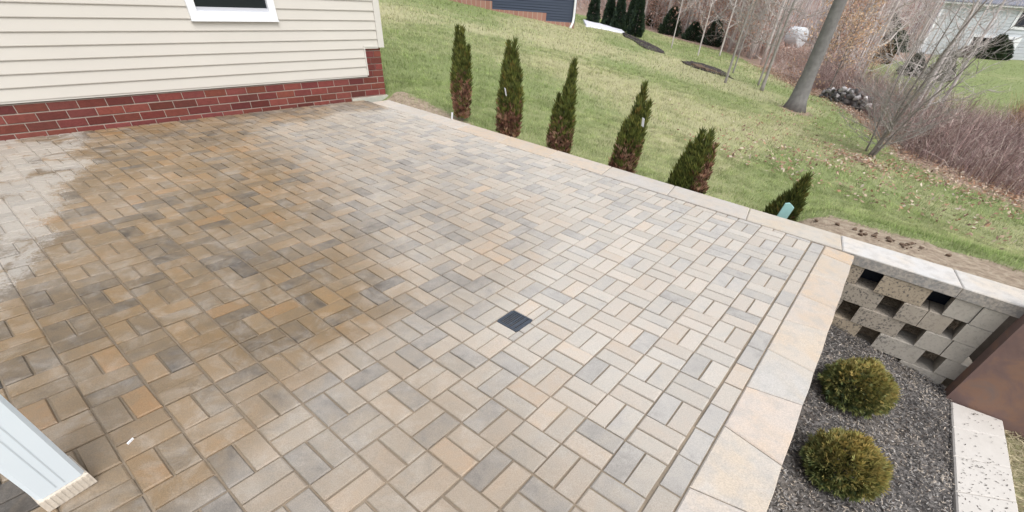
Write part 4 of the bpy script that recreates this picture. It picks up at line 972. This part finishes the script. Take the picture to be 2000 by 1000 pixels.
# ================================================================== FAR EVERGREENS AND SHRUBS
def evergreen(name, x, y, h, rad, n, label, group=None, pal=None, ln=.16, col=1., flat=1., wide=.05):
    z = gz(x, y) - .05; root = empty(name, (x, y, z), 0, label, 'shrub' if 'shrub' in name or 'bush' in name else 'evergreen', group); pal = GREEN * .6 if pal is None else np.array(pal)
    b = MB(); b.tube([(0, 0, 0), (0, 0, h * .7)], [.05, .015], 5); b.obj('trunk', M['bark'], root)
    t_ = RNG.random(n) ** 1.25; q = rad * (1 - t_ ** 1.5 * .9) * np.sqrt(RNG.uniform(.35, 1, n)) * RNG.uniform(.8, 1.15, n) * np.where(t_ < .06, .8, 1); a = RNG.uniform(0, 6.28, n)
    P = np.stack([np.cos(a) * q, np.sin(a) * q * flat, .04 + t_ * (h - .1)], -1); D = np.stack([np.cos(a) * .7, np.sin(a) * .7, RNG.uniform(.1, 1., n)], -1)
    V, Fq, Cc = sprays(P, D, np.full(n, ln), wide, pal[RNG.integers(0, len(pal), n)] * RNG.uniform(.6, 1.4, (n, 1)) * col, 3, .5); link('foliage', npmesh('foliage', V, Fq, Cc), M['needle'], root)
DG = [(.030, .052, .028), (.042, .066, .034), (.035, .058, .040)]  # dark greens lightened to stand in for distance haze
for k, (x, y, h, r_, lb) in enumerate([(-15.55, 25.8, 1.75, .34, 'leftmost dark arborvitae beside the slate blue house'), (-14.75, 26.3, 1.6, .36, 'second dark arborvitae from the slate blue house'), (-13.95, 26.1, 1.75, .36, 'third dark arborvitae from the slate blue house'),
                                   (-13.4, 26.6, 1.9, .36, 'dark arborvitae wedged just left of the row end'), (-12.15, 24.9, 1.85, .42, 'dark arborvitae at the right end of the row, standing in the mulch strip')]):
    evergreen('dark_arborvitae', x, y, h, r_, 1500, lb, 'dark arborvitae row beside the blue house', DG)
evergreen('evergreen', -17.3, 38.0, 1.7, .55, 700, 'yellowish small evergreen right of the dark arborvitae row', None, [(.07, .085, .02), (.05, .07, .02)], .2)
evergreen('evergreen', -13.72, 33.2, 1.55, .75, 1100, 'broad dark conical evergreen at the lawn edge before the wood', None, DG, .2)
evergreen('evergreen', -12.0, 33.3, 1.05, .7, 800, 'low dark spreading evergreen between two cone shaped ones', None, DG, .2)
evergreen('evergreen', -10.6, 33.4, 1.6, .6, 900, 'ragged dark evergreen nearest the large tree', None, DG, .2)
evergreen('dark_bush', -4.2, 66., 3.2, 3.0, 1500, 'wide dark evergreen bush far off right of the large trunk', None, DG, .55, 1, .7, .2)
evergreen('small_shrub', 2.2, 42.5, 1.6, .8, 900, 'dark shrub on the green behind the thicket, nearer the white house', None, [(.05, .045, .03), (.03, .045, .022)], .25, 1, 1, .07)
evergreen('small_shrub', .6, 43.5, 1.3, .7, 900, 'dark shrub on the green behind the multi stem tree', None, [(.03, .04, .025), (.03, .045, .022)], .25, 1, 1, .07)
evergreen('brown_shrub', -2.2, 52., 1.6, 1.0, 900, 'rusty brown shrub beside a pale gap in the wood', None, [(.16, .09, .05), (.10, .07, .04)], .3, 1, 1, .09)

# ================================================================== SLATE BLUE HOUSE
FH = np.array([-.6, .8]); FU = np.array([.8, .6]); DB = 26.2
def fp(D, u): return CP[:2] + FH * D + FU * u
q = fp(DB, 1.72); bh = empty('blue_house', (q[0], q[1], 0), math.atan2(.6, .8), 'slate blue sided house with stepped brick base across the lawn', 'house')
# local x along the wall (negative = left), y into the house
b = MB(); b.box(-13, 0, .02, 7, -.6, 4.2); b.obj('wall_core', M['blue_siding'], bh)
tops = [(-1.4, 0, .42), (-4.05, -1.4, .72), (-6.6, -4.05, 1.02), (-13, -6.6, 1.32)]
b_ = .102
for k in range(34):
    z = .42 + k * b_; xl = -13; xr = 0
    for (x0, x1, tz) in tops:
        if z + 1e-6 < tz: xr = min(xr, 0); 
    lo = 0
    if z < .715: lo = -1.4
    elif z < 1.015: lo = -4.05
    elif z < 1.315: lo = -6.6
    else: lo = -13
    b = MB(); b.add([(lo, -.034, z), (0, -.034, z), (0, .0, z + b_), (lo, .0, z + b_), (lo, .019, z), (0, .019, z), (0, .019, z + b_), (lo, .019, z + b_)],
                    [(0, 1, 2, 3), (0, 4, 5, 1), (1, 5, 6, 2), (3, 2, 6, 7), (4, 0, 3, 7)]); b.obj('siding_plank', M['blue_siding'], bh)
for (x0, x1, tz) in tops:
    b = MB(); b.box(x0 + .002, x1 - .002, -.05, .0185, -.6, tz - .002); b.obj('brick_base', M['far_brick'], bh)
b = MB(); b.box(-.09, .012, -.045, -.0345, .43, 4.2); b.obj('corner_trim', M['blue_siding'], bh)
b = MB(); b.box(.0005, .016, .0, 7, .35, 4.2); b.obj('side_siding', M['blue_siding'], bh)
b = MB(); b.box(.0005, .02, .0, 7, -.6, .349); b.obj('side_brick', M['far_brick'], bh)
for (x, y) in ((-.06, -.09), (.12, 5.2)):
    d_ = MB(); d_.tube([(x, y, 4.2), (x, y, .62), (x - .02, y - .06, .45), (x - .16, y - .12, .12)], [.055] * 4, 6); d_.obj('downspout', M['white_paint'], bh)
    # fold of the elbow

# ================================================================== PALE HOUSE FAR RIGHT
DW = 60.; q = fp(DW, 43.2); wh = empty('pale_house', (q[0], q[1], 0), math.atan2(.6, .8), 'pale grey house with white trim and a dark porch far off at the right', 'house')
def wb(name, x0, x1, y0, y1, z0, z1, mat): b = MB(); b.box(x0, x1, y0, y1, z0, z1); return b.obj(name, M[mat], wh)
wb('wall', 0, 5.0, 0, .3, -2.4, 3.0, 'white_siding'); wb('wall', 5.0, 9.3, 0, .3, .45, 3.0, 'white_siding'); wb('wall', 9.3, 20, 0, .3, -2.4, 3.0, 'white_siding')
wb('house_body', 7.2, 20, 3.2, 9, -2.4, 3.0, 'white_siding'); wb('house_body', 2.6, 7.19, 3.2, 3.6, -2.4, 3.0, 'white_siding')
wb('porch_back', 5.0, 9.3, 2.9, 3.19, -2.4, .45, 'dark'); wb('porch_ceiling', 5.0, 9.3, .301, 2.89, .5, .6, 'dark')
for k in range(17):
    z = -1.9 + k * .28
    for (x0, x1) in (((0, 4.75), (10.25, 20)) if z < .5 else (((0, 8.15), (13., 20)) if z > 1.2 else ((0, 20),))):
        b = MB(); b.add([(x0, -.03, z), (x1, -.03, z), (x1, -.002, z + .27), (x0, -.002, z + .27), (x0, -.0015, z), (x1, -.0015, z)], [(0, 1, 2, 3), (0, 4, 5, 1)]); b.obj('siding_plank', M['white_siding'], wh)
wb('eave_board', -.5, 20, -.5, -.42, 3.0, 3.22, 'white_paint'); wb('soffit', -.5, 20, -.419, .3, 3.04, 3.12, 'white_paint')
b = MB(); b.add([(-.5, -.55, 3.222), (20, -.55, 3.222), (20, 4.5, 6.4), (4.2, 4.5, 6.4), (7.0, 9.6, 3.222), (20, 9.6, 3.222), (-.5, -.55, 3.12), (20, -.55, 3.12)], [(0, 1, 2, 3), (3, 2, 5, 4), (6, 7, 1, 0), (0, 3, 4)]); b.obj('roof', M['roof'], wh)
wb('porch_beam', 4.8, 9.3, -.12, -.032, .38, .62, 'white_paint'); wb('porch_column', 9.3, 10.1, -.25, .55, -2.1, .62, 'white_paint'); wb('column_foot', 8.9, 10.4, -.4, .7, -2.2, -1.38, 'white_paint')
wb('corner_board', -.1, .12, -.05, .2, -2.2, 3.0, 'white_paint'); wb('porch_jamb', 4.78, 4.99, -.12, .2, -2.2, .379, 'white_paint')
wb('step_slab', 9.2, 16, -1.6, -.41, -2.6, -1.75, 'white_paint')
w_ = wb('window', 8.2, 12.9, -.08, -.031, 1.25, 2.99, 'white_paint'); b = MB(); b.box(8.5, 12.6, -.10, -.0805, 1.5, 2.9); b.obj('pane', M['dark'], w_)
def atw(u, D): q = fp(D, 43.2 + u); return q[0], q[1]
x, y = atw(6.9, 58.6); evergreen('dark_bush', x, y, 2.1, 1.15, 900, 'dark green bush in front of the porch of the pale house', None, [(.03, .055, .025), (.045, .06, .03)], .4, 1, 1, .14)
x, y = atw(8.3, 58.9); evergreen('dark_bush', x, y, 1.5, .8, 600, 'small dark bush beside the white porch column', None, DG, .4, 1, 1, .14)
x, y = atw(4.1, 59.); evergreen('red_shrub', x, y, .9, .7, 500, 'low reddish shrub against the wall of the pale house', None, [(.20, .10, .09), (.14, .09, .09)], .3, 1, 1, .1)
x, y = atw(11.6, 57.6); evergreen('dark_shrub', x, y, 1.1, .9, 500, 'dark shrub beside the white steps at the far right', None, [(.035, .03, .03), (.05, .04, .035)], .35, 1, 1, .12)
